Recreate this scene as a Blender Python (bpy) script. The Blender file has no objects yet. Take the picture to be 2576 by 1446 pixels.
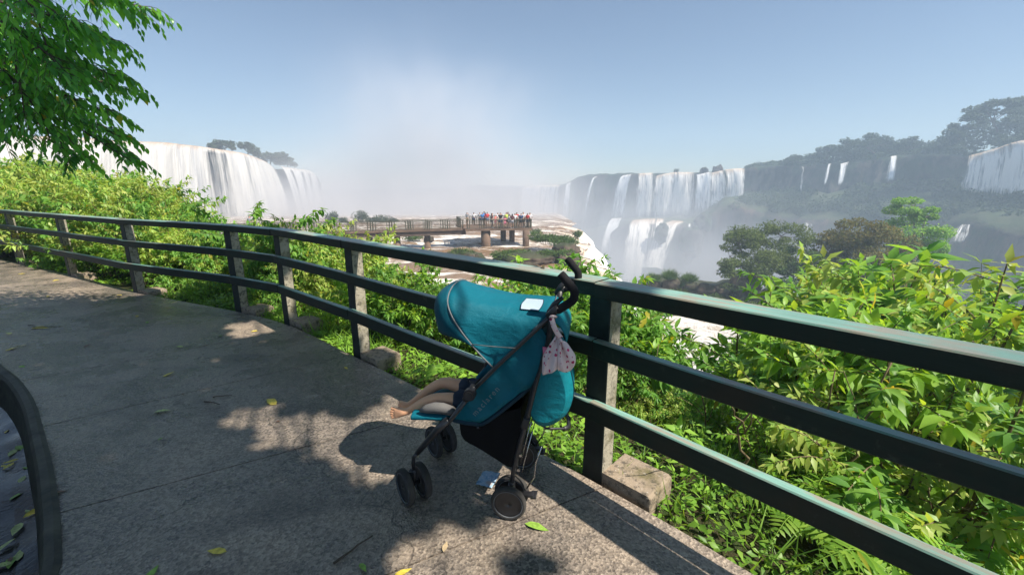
import bpy, bmesh, math, random
import numpy as np
from mathutils import Vector, Matrix

R = math.radians
SC = bpy.context.scene
COL = SC.collection
random.seed(7)
RNG = np.random.default_rng(11)

# ------------------------------------------------------------------ camera
EYE = 1.65
PITCH = R(13.2)
cd = bpy.data.cameras.new('camera'); cam = bpy.data.objects.new('camera', cd); COL.objects.link(cam)
cam.location = (0, 0, EYE); cam.rotation_euler = (R(90) - PITCH, 0, 0)
cd.sensor_width = 36; cd.lens = 15.0; cd.clip_start = 0.05; cd.clip_end = 6000
SC.camera = cam

# ------------------------------------------------------------------ sky, sun, exposure
SUN_DIR = Vector((0.68, -0.39, 1.0)).normalized()        # towards the sun
SUN_EL = math.asin(SUN_DIR.z); SUN_AZ = math.atan2(SUN_DIR.x, SUN_DIR.y)
w = bpy.data.worlds.new('World'); SC.world = w; w.use_nodes = True
wn = w.node_tree; wn.nodes.clear()
sky = wn.nodes.new('ShaderNodeTexSky'); sky.sky_type = 'NISHITA'; sky.sun_disc = False
sky.sun_elevation = SUN_EL; sky.sun_rotation = SUN_AZ
sky.air_density = 1.0; sky.dust_density = 0.25; sky.ozone_density = 2.4
bg = wn.nodes.new('ShaderNodeBackground'); bg.inputs['Strength'].default_value = 0.066
wo = wn.nodes.new('ShaderNodeOutputWorld')
wn.links.new(sky.outputs[0], bg.inputs['Color']); wn.links.new(bg.outputs[0], wo.inputs['Surface'])
sd = bpy.data.lights.new('sun', 'SUN'); sd.energy = 5.0; sd.angle = R(0.5); sd.color = (1.0, 0.93, 0.82)
sun = bpy.data.objects.new('sun', sd); COL.objects.link(sun)
sun.rotation_euler = SUN_DIR.to_track_quat('Z', 'Y').to_euler(); sun.location = (20, -10, 40)
SC.view_settings.view_transform = 'Standard'; SC.view_settings.look = 'None'
SC.view_settings.exposure = 0.82; SC.view_settings.gamma = 1.0
SC.cycles.transparent_max_bounces = 24; SC.cycles.max_bounces = 6
SC.cycles.diffuse_bounces = 3; SC.cycles.volume_bounces = 1
SC.cycles.sample_clamp_indirect = 6.0

# ------------------------------------------------------------------ measuring helpers (photo measured at 2576 x 1446)
FPX = 15.0 / 36 * 2576
CP, SP = math.cos(PITCH), math.sin(PITCH)
def ray(px, py):
    x = (px - 1288) / FPX; y = -(py - 723) / FPX
    return Vector((x, CP + y * SP, -SP + y * CP))
def at(px, py, Y):
    d = ray(px, py); t = Y / d.y
    return Vector((d.x * t, Y, EYE + d.z * t))
def on_z(px, py, z=0.0):
    d = ray(px, py); t = (z - EYE) / d.z
    return Vector((d.x * t, d.y * t, z))
def proj(x, y, z):
    z = z - EYE; zf = y * CP - z * SP; u = y * SP + z * CP
    return 1288 + FPX * x / zf, 723 - FPX * u / zf, zf

# ------------------------------------------------------------------ numpy noise
def _hash(ix, iy, iz, seed):
    h = (ix.astype(np.int64) * 374761393 + iy.astype(np.int64) * 668265263 + iz.astype(np.int64) * 2147483647 + seed * 1274126177) & 0xffffffff
    h = ((h ^ (h >> 13)) * 1274126177) & 0xffffffff
    return ((h ^ (h >> 16)) & 0xffff) / 65535.0
def vnoise(p, seed=0):
    p = np.asarray(p, float); i = np.floor(p).astype(np.int64); f = p - i; f = f * f * (3 - 2 * f)
    r = 0
    for a in (0, 1):
        for b in (0, 1):
            for c in (0, 1):
                wgt = (f[..., 0] if a else 1 - f[..., 0]) * (f[..., 1] if b else 1 - f[..., 1]) * (f[..., 2] if c else 1 - f[..., 2])
                r = r + wgt * _hash(i[..., 0] + a, i[..., 1] + b, i[..., 2] + c, seed)
    return r * 2 - 1
def fbm(p, oct=4, seed=0):
    p = np.asarray(p, float); r = 0; a = 1.0; s = 0
    for k in range(oct):
        r = r + a * vnoise(p * (2 ** k), seed + k); s += a; a *= 0.5
    return r / s

# ------------------------------------------------------------------ object helpers
def tag(o, label=None, cat=None, group=None, kind=None):
    if label: o['label'] = label
    if cat: o['category'] = cat
    if group: o['group'] = group
    if kind: o['kind'] = kind
    return o
def empty(name, loc=(0, 0, 0), rz=0.0):
    o = bpy.data.objects.new(name, None); COL.objects.link(o)
    o.location = loc; o.rotation_euler = (0, 0, rz); o.empty_display_size = 0.1
    return o
def link(name, me, mats, parent=None):
    if not isinstance(mats, (list, tuple)): mats = [mats]
    for m in mats: me.materials.append(m)
    o = bpy.data.objects.new(name, me); COL.objects.link(o)
    if parent is not None: o.parent = parent
    return o
def np_mesh(name, V, F, mats, parent=None, smooth=False, uv=None, midx=None):
    """F: list of (n,k) index arrays."""
    me = bpy.data.meshes.new(name)
    V = np.asarray(V, np.float32); F = [np.asarray(f, np.int32) for f in F if len(f)]
    me.vertices.add(len(V)); me.vertices.foreach_set('co', V.ravel())
    loops = np.concatenate([f.ravel() for f in F]); tot = np.concatenate([np.full(len(f), f.shape[1], np.int32) for f in F])
    st = np.concatenate([[0], np.cumsum(tot)[:-1]]).astype(np.int32)
    me.loops.add(len(loops)); me.loops.foreach_set('vertex_index', loops)
    me.polygons.add(len(tot)); me.polygons.foreach_set('loop_start', st); me.polygons.foreach_set('loop_total', tot)
    if smooth: me.polygons.foreach_set('use_smooth', np.ones(len(tot), bool))
    if midx is not None: me.polygons.foreach_set('material_index', np.asarray(midx, np.int32))
    me.update(calc_edges=True); me.validate()
    if uv is not None:
        l = me.uv_layers.new(name='UVMap'); li = np.empty(len(me.loops), np.int32); me.loops.foreach_get('vertex_index', li)
        l.data.foreach_set('uv', np.asarray(uv, np.float32)[li].ravel())
    return link(name, me, mats, parent)

class MB:
    """collects shapes into one mesh"""
    def __init__(s): s.v = []; s.f = []; s.m = []; s.sm = []
    def add(s, vs, fs, m=0, smooth=False):
        b = len(s.v); s.v += [tuple(x) for x in vs]
        for f in fs: s.f.append([b + i for i in f]); s.m.append(m); s.sm.append(smooth)
    def box(s, c, size, rot=None, m=0, mfun=None):
        hx, hy, hz = size[0] / 2, size[1] / 2, size[2] / 2
        pts = [Vector((x, y, z)) for x in (-hx, hx) for y in (-hy, hy) for z in (-hz, hz)]
        M = rot.to_matrix() if rot is not None and hasattr(rot, 'to_matrix') else rot
        if M is not None: pts = [M @ p for p in pts]
        c = Vector(c); pts = [p + c for p in pts]
        fs = [(0, 1, 3, 2), (4, 6, 7, 5), (0, 4, 5, 1), (2, 3, 7, 6), (0, 2, 6, 4), (1, 5, 7, 3)]
        b = len(s.v); s.v += [tuple(x) for x in pts]
        for k, f in enumerate(fs):
            s.f.append([b + i for i in f]); s.m.append(mfun(k) if mfun else m); s.sm.append(False)
    def tube(s, pts, r, n=8, m=0, caps=True, smooth=True, flat=None):
        pts = [Vector(p) for p in pts]; k = len(pts)
        rs = r if isinstance(r, (list, tuple)) else [r] * k
        T = []
        for i in range(k):
            a = pts[max(i - 1, 0)]; b = pts[min(i + 1, k - 1)]; d = b - a
            T.append(d.normalized() if d.length > 1e-9 else Vector((0, 0, 1)))
        up = Vector((0, 0, 1)) if abs(T[0].z) < 0.9 else Vector((1, 0, 0))
        N = (up - T[0] * up.dot(T[0])).normalized(); vs = []
        for i in range(k):
            N = (N - T[i] * N.dot(T[i]))
            N = N.normalized() if N.length > 1e-6 else T[i].orthogonal().normalized()
            B = T[i].cross(N)
            for j in range(n):
                a = 2 * math.pi * j / n
                vs.append(pts[i] + (N * math.cos(a) * (flat or 1.0) + B * math.sin(a)) * rs[i])
        fs = []
        for i in range(k - 1):
            for j in range(n):
                a = i * n + j; b = i * n + (j + 1) % n
                fs.append((a, b, b + n, a + n))
        if caps: fs.append(tuple(range(n - 1, -1, -1))); fs.append(tuple((k - 1) * n + j for j in range(n)))
        s.add(vs, fs, m, smooth)
    def lathe(s, prof, c, axis, n=24, m=0, smooth=True):
        """prof: (radius, along-axis) closed loop"""
        A = Vector(axis).normalized(); X = A.orthogonal().normalized(); Yv = A.cross(X); c = Vector(c); k = len(prof); vs = []
        for j in range(n):
            a = 2 * math.pi * j / n; d = X * math.cos(a) + Yv * math.sin(a)
            for (r, h) in prof: vs.append(c + d * r + A * h)
        fs = []
        for j in range(n):
            for i in range(k):
                a = j * k + i; b = j * k + (i + 1) % k; c2 = ((j + 1) % n) * k
                fs.append((a, b, c2 + (i + 1) % k, c2 + i))
        s.add(vs, fs, m, smooth)
    def disc(s, c, axis, r, h, n=24, m=0):
        A = Vector(axis).normalized(); s.tube([Vector(c) - A * h / 2, Vector(c) + A * h / 2], r, n, m, True, False)
    def grid(s, rows, m=0, smooth=True, close=False):
        k = len(rows[0]); vs = [p for r in rows for p in r]; fs = []
        for i in range(len(rows) - 1):
            for j in range(k if close else k - 1):
                a = i * k + j; b = i * k + (j + 1) % k
                fs.append((a, b, b + k, a + k))
        s.add(vs, fs, m, smooth)
    def blob(s, c, r, n=10, k=7, m=0, fn=None):
        c = Vector(c); rows = []
        for i in range(k + 1):
            th = math.pi * i / k; row = []
            for j in range(n):
                ph = 2 * math.pi * j / n
                d = Vector((math.sin(th) * math.cos(ph), math.sin(th) * math.sin(ph), math.cos(th)))
                q = 1.0 if fn is None else fn(d)
                row.append(c + Vector((d.x * r[0], d.y * r[1], d.z * r[2])) * q)
            rows.append(row)
        s.grid(rows, m, True, True)
    def build(s, name, mats, parent=None, bevel=0.0, weld=False):
        me = bpy.data.meshes.new(name); me.from_pydata(s.v, [], s.f)
        me.polygons.foreach_set('material_index', np.asarray(s.m, np.int32)); me.polygons.foreach_set('use_smooth', np.asarray(s.sm, bool))
        if bevel or weld:
            bm = bmesh.new(); bm.from_mesh(me)
            if weld: bmesh.ops.remove_doubles(bm, verts=bm.verts, dist=1e-4)
            if bevel: bmesh.ops.bevel(bm, geom=list(bm.edges), offset=bevel, segments=2, affect='EDGES', profile=0.6)
            bm.to_mesh(me); bm.free()
        me.update()
        return link(name, me, mats, parent)

def catmull(pts, n):
    pts = [Vector(p) for p in pts]; out = []; k = len(pts) - 1
    for i in range(n):
        t = i / (n - 1) * k; j = min(int(t), k - 1); f = t - j
        p0 = pts[max(j - 1, 0)]; p1 = pts[j]; p2 = pts[j + 1]; p3 = pts[min(j + 2, k)]
        out.append(0.5 * ((2 * p1) + (p2 - p0) * f + (2 * p0 - 5 * p1 + 4 * p2 - p3) * f * f + (3 * p1 - p0 - 3 * p2 + p3) * f ** 3))
    return out

# ------------------------------------------------------------------ node materials
class NM:
    def __init__(s, name):
        s.m = bpy.data.materials.new(name); s.m.use_nodes = True; s.t = s.m.node_tree; s.t.nodes.clear()
        s.out = s.t.nodes.new('ShaderNodeOutputMaterial')
    def n(s, typ, **kw):
        x = s.t.nodes.new('ShaderNode' + typ)
        for k, v in kw.items():
            if k.startswith('_'): setattr(x, k[1:], v)
            else: s.set(x, k.replace('__', ' '), v)
        return x
    def set(s, node, key, v):
        i = node.inputs[int(key[1:])] if key[0] == 'i' and key[1:].isdigit() else node.inputs[key]
        if hasattr(v, 'is_output') and v.is_output: s.t.links.new(v, i)
        else: i.default_value = v
    def coord(s, kind='Object'):
        return s.n('TexCoord').outputs[kind]
    def pos(s): return s.n('NewGeometry').outputs['Position']
    def mapping(s, vec, scale=(1, 1, 1)):
        return s.n('Mapping', Vector=vec, Scale=scale).outputs[0]
    def noise(s, vec, scale, detail=3.0, rough=0.55, dist=0.0):
        return s.n('TexNoise', Vector=vec, Scale=scale, Detail=detail, Roughness=rough, Distortion=dist).outputs['Fac']
    def voro(s, vec, scale, out='Distance', feature='F1'):
        x = s.n('TexVoronoi', _feature=feature, Vector=vec, Scale=scale); return x.outputs[out]
    def ramp(s, fac, stops):
        x = s.n('ValToRGB'); s.set(x, 'Fac', fac); e = x.color_ramp.elements
        while len(e) < len(stops): e.new(0.5)
        for q, (p, c) in zip(e, stops):
            q.position = p; q.color = (c, c, c, 1) if isinstance(c, (int, float)) else (*c, 1)
        return x.outputs['Color']
    def mix(s, fac, a, b, mode='MIX'):
        x = s.n('Mix', _data_type='RGBA', _blend_type=mode)
        s.set(x, 'i0', fac)
        for i, v in ((6, a), (7, b)):
            if isinstance(v, (int, float)): v = (v, v, v)
            if isinstance(v, tuple) and len(v) == 3: v = (*v, 1)
            s.set(x, 'i%d' % i, v)
        return x.outputs[2]
    def math(s, op, a, b=0.0, c=None, clamp=False):
        x = s.n('Math', _operation=op, _use_clamp=clamp); s.set(x, 'i0', a); s.set(x, 'i1', b)
        if c is not None: s.set(x, 'i2', c)
        return x.outputs[0]
    def bump(s, h, strength=0.5, dist=0.01):
        return s.n('Bump', Height=h, Strength=strength, Distance=dist).outputs[0]
    def bsdf(s, col, rough=0.6, spec=0.5, normal=None, metal=0.0, **kw):
        if isinstance(col, tuple) and len(col) == 3: col = (*col, 1)
        x = s.n('BsdfPrincipled'); s.set(x, 'Base Color', col); s.set(x, 'Roughness', rough); s.set(x, 'Specular IOR Level', spec); s.set(x, 'Metallic', metal)
        if normal is not None: s.set(x, 'Normal', normal)
        for k, v in kw.items(): s.set(x, k.replace('__', ' '), v)
        return x.outputs[0]
    def done(s, sh):
        s.t.links.new(sh, s.out.inputs['Surface']); return s.m

def plain(name, col, rough=0.6, spec=0.5, metal=0.0, var=0.25, scale=40, bump=0.0, bs=200):
    k = NM(name); v = k.coord()
    f = k.noise(v, scale, 3)
    c = k.mix(k.ramp(f, [(0.3, 0.0), (0.7, 1.0)]), tuple(x * (1 - var) for x in col), tuple(min(1, x * (1 + var)) for x in col))
    nrm = k.bump(k.noise(v, bs, 3), bump, 0.003) if bump else None
    return k.done(k.bsdf(c, rough, spec, nrm, metal))

def leaf_mat(name, cols, trans, mix=0.42, rough=0.42, yellow=0.0, spec=0.28, gain=1.95):
    """cols: list of leaf colours picked per leaf"""
    k = NM(name); g = k.n('NewGeometry'); rnd = g.outputs['Random Per Island']
    st = [(i / max(1, len(cols) - 1) * (1 - yellow), tuple(min(0.5, x * gain) for x in c)) for i, c in enumerate(cols)]
    if yellow: st.append((1.0, (0.42, 0.34, 0.03)))
    c = k.ramp(rnd, st)
    v = k.noise(k.pos(), 0.9, 2)
    c = k.mix(1.0, c, k.ramp(v, [(0.3, 0.75), (0.7, 1.2)]), 'MULTIPLY')
    tc = k.mix(1.0, c, tuple(trans), 'MULTIPLY')
    a = k.bsdf(c, rough, spec); b = k.n('BsdfTranslucent', Color=tc).outputs[0]
    x = k.n('MixShader'); k.set(x, 'i0', mix); k.set(x, 'i1', a); k.set(x, 'i2', b)
    return k.done(x.outputs[0])

M = {}
M['leaf_bright'] = leaf_mat('leaf_bright', [(0.07, 0.15, 0.018), (0.11, 0.21, 0.025), (0.16, 0.26, 0.035), (0.09, 0.19, 0.025)], (2.2, 1.7, 0.7), yellow=0.03)
M['leaf_mid'] = leaf_mat('leaf_mid', [(0.04, 0.11, 0.02), (0.075, 0.16, 0.028), (0.11, 0.20, 0.035), (0.06, 0.14, 0.025)], (2.0, 1.7, 0.7), yellow=0.02)
M['leaf_pale'] = leaf_mat('leaf_pale', [(0.10, 0.18, 0.03), (0.17, 0.25, 0.05), (0.23, 0.30, 0.07), (0.13, 0.21, 0.04)], (1.8, 1.5, 0.7), yellow=0.02)
M['leaf_tree'] = leaf_mat('leaf_tree', [(0.025, 0.085, 0.018), (0.04, 0.12, 0.022), (0.07, 0.17, 0.025), (0.03, 0.10, 0.02)], (2.2, 2.2, 0.6), mix=0.40, yellow=0.012, rough=0.3, gain=2.5)
M['leaf_cover'] = leaf_mat('leaf_cover', [(0.06, 0.13, 0.018), (0.10, 0.20, 0.025), (0.15, 0.25, 0.035), (0.08, 0.17, 0.02)], (2.0, 1.6, 0.6), mix=0.35)
M['leaf_olive'] = leaf_mat('leaf_olive', [(0.045, 0.085, 0.022), (0.065, 0.115, 0.028), (0.09, 0.14, 0.035), (0.05, 0.095, 0.024)], (1.5, 1.4, 0.7), mix=0.25, spec=0.12, rough=0.6, gain=1.25)
M['leaf_rust'] = leaf_mat('leaf_rust', [(0.085, 0.10, 0.025), (0.12, 0.12, 0.03), (0.15, 0.115, 0.03), (0.07, 0.09, 0.022)], (1.5, 1.3, 0.7), mix=0.25, spec=0.12, rough=0.6, gain=1.25)
M['leaf_grey'] = leaf_mat('leaf_grey', [(0.065, 0.095, 0.028), (0.09, 0.125, 0.034), (0.12, 0.15, 0.045), (0.075, 0.105, 0.03)], (1.4, 1.4, 0.8), mix=0.25, spec=0.12, rough=0.6, gain=1.25)
M['leaf_far'] = leaf_mat('leaf_far', [(0.03, 0.05, 0.025), (0.045, 0.07, 0.03), (0.06, 0.085, 0.035), (0.04, 0.06, 0.028)], (1.3, 1.3, 0.8), mix=0.2, spec=0.12, rough=0.6, gain=1.1)
M['bark'] = plain('bark', (0.10, 0.075, 0.055), 0.85, 0.2, var=0.4, scale=12, bump=0.6, bs=30)
M['twig'] = plain('twig', (0.16, 0.12, 0.07), 0.8, 0.2, var=0.35, scale=20)
M['bark_far'] = plain('bark_far', (0.12, 0.10, 0.085), 0.9, 0.2, var=0.3, scale=3)

def mat_path():
    k = NM('wet_concrete'); p = k.pos()
    big = k.noise(p, 0.9, 4, 0.6); mid = k.noise(p, 5.0, 4, 0.6)
    agg = k.voro(p, 85.0, 'Color'); aggd = k.voro(p, 85.0)
    gr = k.n('SeparateColor', Color=agg).outputs[0]
    wet = k.ramp(k.math('ADD', k.math('MULTIPLY', big, 0.75), k.math('MULTIPLY', mid, 0.25)), [(0.38, 0.0), (0.56, 1.0)])
    dry = k.mix(gr, (0.22, 0.172, 0.13), (0.48, 0.385, 0.29)); wc = k.mix(gr, (0.090, 0.077, 0.068), (0.30, 0.25, 0.205))
    c = k.mix(wet, dry, wc)
    c = k.mix(k.ramp(k.noise(p, 28.0, 4, 0.7), [(0.56, 0.0), (0.70, 0.75)]), c, (0.04, 0.036, 0.034))
    c = k.mix(k.ramp(k.noise(k.mapping(p, (0.5, 1.6, 1)), 1.3, 5, 0.65, 0.6), [(0.52, 0.0), (0.66, 0.55)]), c, (0.05, 0.045, 0.042))
    crack = k.voro(k.mapping(k.n('VectorMath', _operation='ADD', i0=p, i1=k.n('VectorMath', _operation='SCALE', i0=k.n('TexNoise', Vector=p, Scale=2.5, Detail=4.0).outputs['Color'], Scale=0.5).outputs[0]).outputs[0]), 0.55, 'Distance', 'DISTANCE_TO_EDGE')
    c = k.mix(k.ramp(crack, [(0.0015, 0.7), (0.004, 0.0)]), c, (0.02, 0.018, 0.016))
    # speckle of pale grit
    c = k.mix(k.ramp(k.noise(p, 170.0, 1), [(0.66, 0.0), (0.74, 0.55)]), c, (0.45, 0.41, 0.36))
    rough = k.mix(wet, 0.50, 0.16)
    h = k.math('ADD', k.math('MULTIPLY', aggd, 0.7), k.math('MULTIPLY', k.noise(p, 45.0, 4, 0.7), 1.3))
    nrm = k.bump(h, 0.55, 0.010)
    return k.done(k.bsdf(c, rough, 0.5, nrm))
M['path'] = mat_path()

def mat_concrete(name, a, b, moss=0.45):
    k = NM(name); p = k.pos()
    c = k.mix(k.noise(p, 9.0, 5, 0.65), a, b)
    c = k.mix(k.ramp(k.noise(p, 22.0, 5, 0.7), [(0.50, 0.0), (0.62, 0.8)]), c, (0.06, 0.055, 0.045))
    c = k.mix(k.ramp(k.noise(p, 5.0, 4, 0.6), [(1 - moss - 0.05, 0.0), (1 - moss + 0.12, 0.85)]), c, (0.11, 0.10, 0.03))
    c = k.mix(k.ramp(k.voro(p, 38.0), [(0.10, 0.55), (0.2, 0.0)]), c, (0.50, 0.48, 0.42))
    return k.done(k.bsdf(c, 0.85, 0.3, k.bump(k.noise(p, 60.0, 5, 0.7), 0.8, 0.01)))
M['post_concrete'] = mat_concrete('lichen_concrete', (0.30, 0.27, 0.20), (0.42, 0.38, 0.30), 0.42)
M['foot_concrete'] = mat_concrete('mossy_concrete', (0.26, 0.20, 0.14), (0.40, 0.32, 0.24), 0.42)
M['kerb'] = plain('dark_damp_concrete', (0.042, 0.040, 0.024), 0.6, 0.4, var=0.6, scale=14, bump=0.7, bs=50)

def mat_rail():
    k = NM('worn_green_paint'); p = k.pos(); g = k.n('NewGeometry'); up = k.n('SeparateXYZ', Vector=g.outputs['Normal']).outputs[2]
    o = k.coord('Object'); st = k.mapping(o, (2.2, 34.0, 34.0))          # rails run along local X
    grain = k.noise(st, 1.0, 5, 0.65)
    dark = k.mix(grain, (0.008, 0.015, 0.011), (0.020, 0.036, 0.026))
    dark = k.mix(k.ramp(k.noise(p, 4.0, 4, 0.6), [(0.45, 0.0), (0.70, 0.8)]), dark, (0.032, 0.027, 0.018))
    dark = k.mix(k.ramp(k.noise(p, 16.0, 5, 0.7), [(0.60, 0.0), (0.70, 0.7)]), dark, (0.045, 0.06, 0.045))
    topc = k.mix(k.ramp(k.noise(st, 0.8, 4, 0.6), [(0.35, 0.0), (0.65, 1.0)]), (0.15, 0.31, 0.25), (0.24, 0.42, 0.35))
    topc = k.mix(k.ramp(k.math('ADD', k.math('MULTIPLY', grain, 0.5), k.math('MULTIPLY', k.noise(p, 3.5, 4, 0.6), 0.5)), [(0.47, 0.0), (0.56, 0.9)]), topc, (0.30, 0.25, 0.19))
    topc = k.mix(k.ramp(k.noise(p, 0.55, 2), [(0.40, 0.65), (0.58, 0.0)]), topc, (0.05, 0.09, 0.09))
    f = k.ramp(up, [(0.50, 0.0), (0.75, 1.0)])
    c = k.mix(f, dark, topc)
    nrm = k.bump(grain, 0.35, 0.006)
    return k.done(k.bsdf(c, k.mix(f, 0.62, 0.42), k.mix(f, 0.25, 0.5), nrm))
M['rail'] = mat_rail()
M['post_paint'] = plain('dark_green_paint', (0.012, 0.020, 0.017), 0.6, 0.4, var=0.5, scale=9, bump=0.4, bs=60)

def mat_soil():
    k = NM('leafy_soil'); p = k.pos()
    c = k.mix(k.noise(p, 3.0, 5, 0.7), (0.030, 0.030, 0.012), (0.075, 0.065, 0.03))
    c = k.mix(k.ramp(k.noise(p, 9.0, 4, 0.6), [(0.45, 0.0), (0.6, 0.8)]), c, (0.035, 0.065, 0.015))
    return k.done(k.bsdf(c, 0.9, 0.2, k.bump(k.noise(p, 14.0, 5, 0.7), 1.0, 0.06)))
M['soil'] = mat_soil()

def mat_rock(name, a, b, moss, msc=0.10, scale=0.25):
    k = NM(name); p = k.pos(); g = k.n('NewGeometry'); up = k.n('SeparateXYZ', Vector=g.outputs['Normal']).outputs[2]
    st = k.mapping(p, (1.0, 1.0, 0.45))
    c = k.mix(k.ramp(k.noise(st, scale, 6, 0.65), [(0.42, 0.0), (0.60, 1.0)]), a, b)
    c = k.mix(k.ramp(k.noise(p, msc, 4, 0.6), [(0.48, 0.0), (0.60, 0.9)]), c, moss)
    c = k.mix(k.ramp(up, [(0.55, 0.0), (0.85, 0.75)]), c, moss)
    return k.done(k.bsdf(c, 0.85, 0.3, k.bump(k.noise(st, scale * 3, 7, 0.7), 1.0, 0.35 / scale * 0.25)))
M['cliff'] = mat_rock('basalt_cliff', (0.006, 0.006, 0.008), (0.11, 0.085, 0.07), (0.022, 0.045, 0.018), 0.09, 0.22)
M['ledge'] = mat_rock('red_rock_ledge', (0.05, 0.04, 0.035), (0.16, 0.105, 0.08), (0.05, 0.075, 0.03), 0.055, 0.16)
M['river_rock'] = mat_rock('river_rock', (0.045, 0.032, 0.025), (0.11, 0.08, 0.06), (0.045, 0.055, 0.025), 0.5, 1.2)

def mat_river():
    k = NM('brown_river'); p = k.pos()
    st = k.mapping(p, (0.35, 1.0, 1.0))
    n1 = k.noise(st, 0.26, 6, 0.68, 1.6); n2 = k.noise(k.mapping(p, (0.22, 1.0, 1.0)), 2.6, 5, 0.72, 1.0)
    c = k.mix(k.noise(st, 0.12, 3), (0.19, 0.115, 0.06), (0.30, 0.195, 0.115))
    foam = k.ramp(k.math('ADD', k.math('MULTIPLY', n1, 0.62), k.math('MULTIPLY', n2, 0.38)), [(0.505, 0.0), (0.585, 0.95)])
    c = k.mix(foam, c, (0.88, 0.84, 0.77))
    return k.done(k.bsdf(c, k.mix(foam, 0.22, 0.7), 0.5, k.bump(k.noise(st, 1.8, 6, 0.7, 0.8), 0.8, 0.25)))
M['river'] = mat_river()
def mat_white_river():
    k = NM('white_rapids'); p = k.pos(); n2 = k.noise(p, 0.9, 6, 0.7, 0.8)
    c = k.mix(k.ramp(n2, [(0.36, 0.0), (0.52, 1.0)]), (0.46, 0.36, 0.26), (0.74, 0.70, 0.65))
    return k.done(k.bsdf(c, 0.7, 0.3, k.bump(k.noise(p, 2.0, 6, 0.75, 0.6), 1.0, 0.35)))
M['white_river'] = mat_white_river()

def mat_fall(name, su, sv, lo, hi, tan=0.25, thin=(0.20, 0.21, 0.24), edge=3.0, seed=0.0, tanh=6.0, fade=0.85, opaque=0.0, white=(0.90, 0.89, 0.87)):
    """UV: u metres along the lip, v metres fallen; UV2.x edge distance, UV2.y share fallen"""
    k = NM(name); uv = k.n('UVMap', _uv_map='UVMap').outputs[0]; e2 = k.n('SeparateXYZ', Vector=k.n('UVMap', _uv_map='edge').outputs[0])
    ed, fr = e2.outputs[0], e2.outputs[1]
    sxy = k.n('SeparateXYZ', Vector=uv)
    m = k.n('CombineXYZ', X=k.math('MULTIPLY', sxy.outputs[0], su), Y=k.math('MULTIPLY', sxy.outputs[1], sv), Z=seed).outputs[0]
    m2 = k.n('CombineXYZ', X=k.math('MULTIPLY', sxy.outputs[0], su * 4.0), Y=k.math('MULTIPLY', sxy.outputs[1], sv * 2.2), Z=seed + 5).outputs[0]
    n1 = k.noise(m, 1.0, 4, 0.6, 0.35); n2 = k.noise(m2, 1.0, 5, 0.68, 0.3)
    nn = k.math('ADD', k.math('MULTIPLY', n1, 0.6), k.math('MULTIPLY', n2, 0.4))
    body = k.ramp(nn, [(lo, 0.0), (hi, 1.0)])
    tn = k.ramp(k.math('ADD', k.math('DIVIDE', sxy.outputs[1], tanh), k.math('MULTIPLY', n1, 1.2)), [(0.55, 1.0), (1.15, 0.0)])
    wc = k.mix(k.math('MULTIPLY', tn, tan), white, (0.50, 0.33, 0.19))
    c = k.mix(body, thin, wc)
    ef = k.ramp(k.math('ADD', k.math('DIVIDE', ed, edge), k.math('MULTIPLY', k.math('SUBTRACT', n2, 0.5), 1.6)), [(0.15, 0.0), (0.6, 1.0)])
    bf = k.ramp(k.math('ADD', fr, k.math('MULTIPLY', k.math('SUBTRACT', n2, 0.5), 0.5)), [(fade, 1.0), (1.0, 0.0)])
    al = k.math('MULTIPLY', k.math('MULTIPLY', ef, bf), k.math('MAXIMUM', body, opaque))
    sh = k.bsdf(c, 0.8, 0.2, k.bump(nn, 0.9, 1.2))
    tr = k.n('BsdfTransparent').outputs[0]; x = k.n('MixShader'); k.set(x, 'i0', al); k.set(x, 'i1', tr); k.set(x, 'i2', sh)
    return k.done(x.outputs[0])
# ================================================================== leaves and crowns
def unit(v): return v / np.maximum(np.linalg.norm(v, axis=-1, keepdims=True), 1e-9)
def leaf_geo(P, D, N, L, W, droop=0.25, fold=0.25, lod=1):
    P = np.asarray(P, float); D = unit(np.asarray(D, float)); N = np.asarray(N, float)
    N = unit(N - D * (N * D).sum(1, keepdims=True)); S = np.cross(D, N)
    L = np.broadcast_to(np.asarray(L, float).reshape(-1, 1), (len(P), 1)); W = np.broadcast_to(np.asarray(W, float).reshape(-1, 1), (len(P), 1))
    if lod == 0: T = [(0, 0), (.42, -.5), (1, 0), (.42, .5)]; Q = [(0, 1, 2), (0, 2, 3)]
    elif lod == 1: T = [(0, 0), (.38, -.5), (.42, 0), (.38, .5), (1, 0)]; Q = [(0, 1, 2), (0, 2, 3), (2, 1, 4), (3, 2, 4)]
    else:
        T = [(0, 0), (.2, -.36), (.2, 0), (.2, .36), (.52, -.46), (.52, 0), (.52, .46), (.8, -.2), (.8, 0), (.8, .2), (1, 0)]
        Q = [(0, 1, 2), (0, 2, 3), (1, 4, 5), (1, 5, 2), (2, 5, 6), (2, 6, 3), (4, 7, 8), (4, 8, 5), (5, 8, 9), (5, 9, 6), (7, 10, 8), (8, 10, 9)]
    k = len(T); V = np.empty((len(P), k, 3))
    for i, (t, s) in enumerate(T):
        V[:, i] = P + D * (L * t) + S * (W * s) + N * (-droop * L * t * t + fold * W * abs(s))
    base = (np.arange(len(P)) * k)[:, None, None]
    F = (base + np.array(Q)[None]).reshape(-1, 3)
    return V.reshape(-1, 3), F
class LV:
    """collects leaves"""
    def __init__(s): s.V = []; s.F = []; s.n = 0
    def add(s, *a, **k):
        V, F = leaf_geo(*a, **k); s.V.append(V); s.F.append(F + s.n); s.n += len(V)
    def build(s, name, m, parent=None):
        return np_mesh(name, np.concatenate(s.V), [np.concatenate(s.F)], m, parent)
def rdir(n): return unit(RNG.normal(size=(n, 3)))
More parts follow.
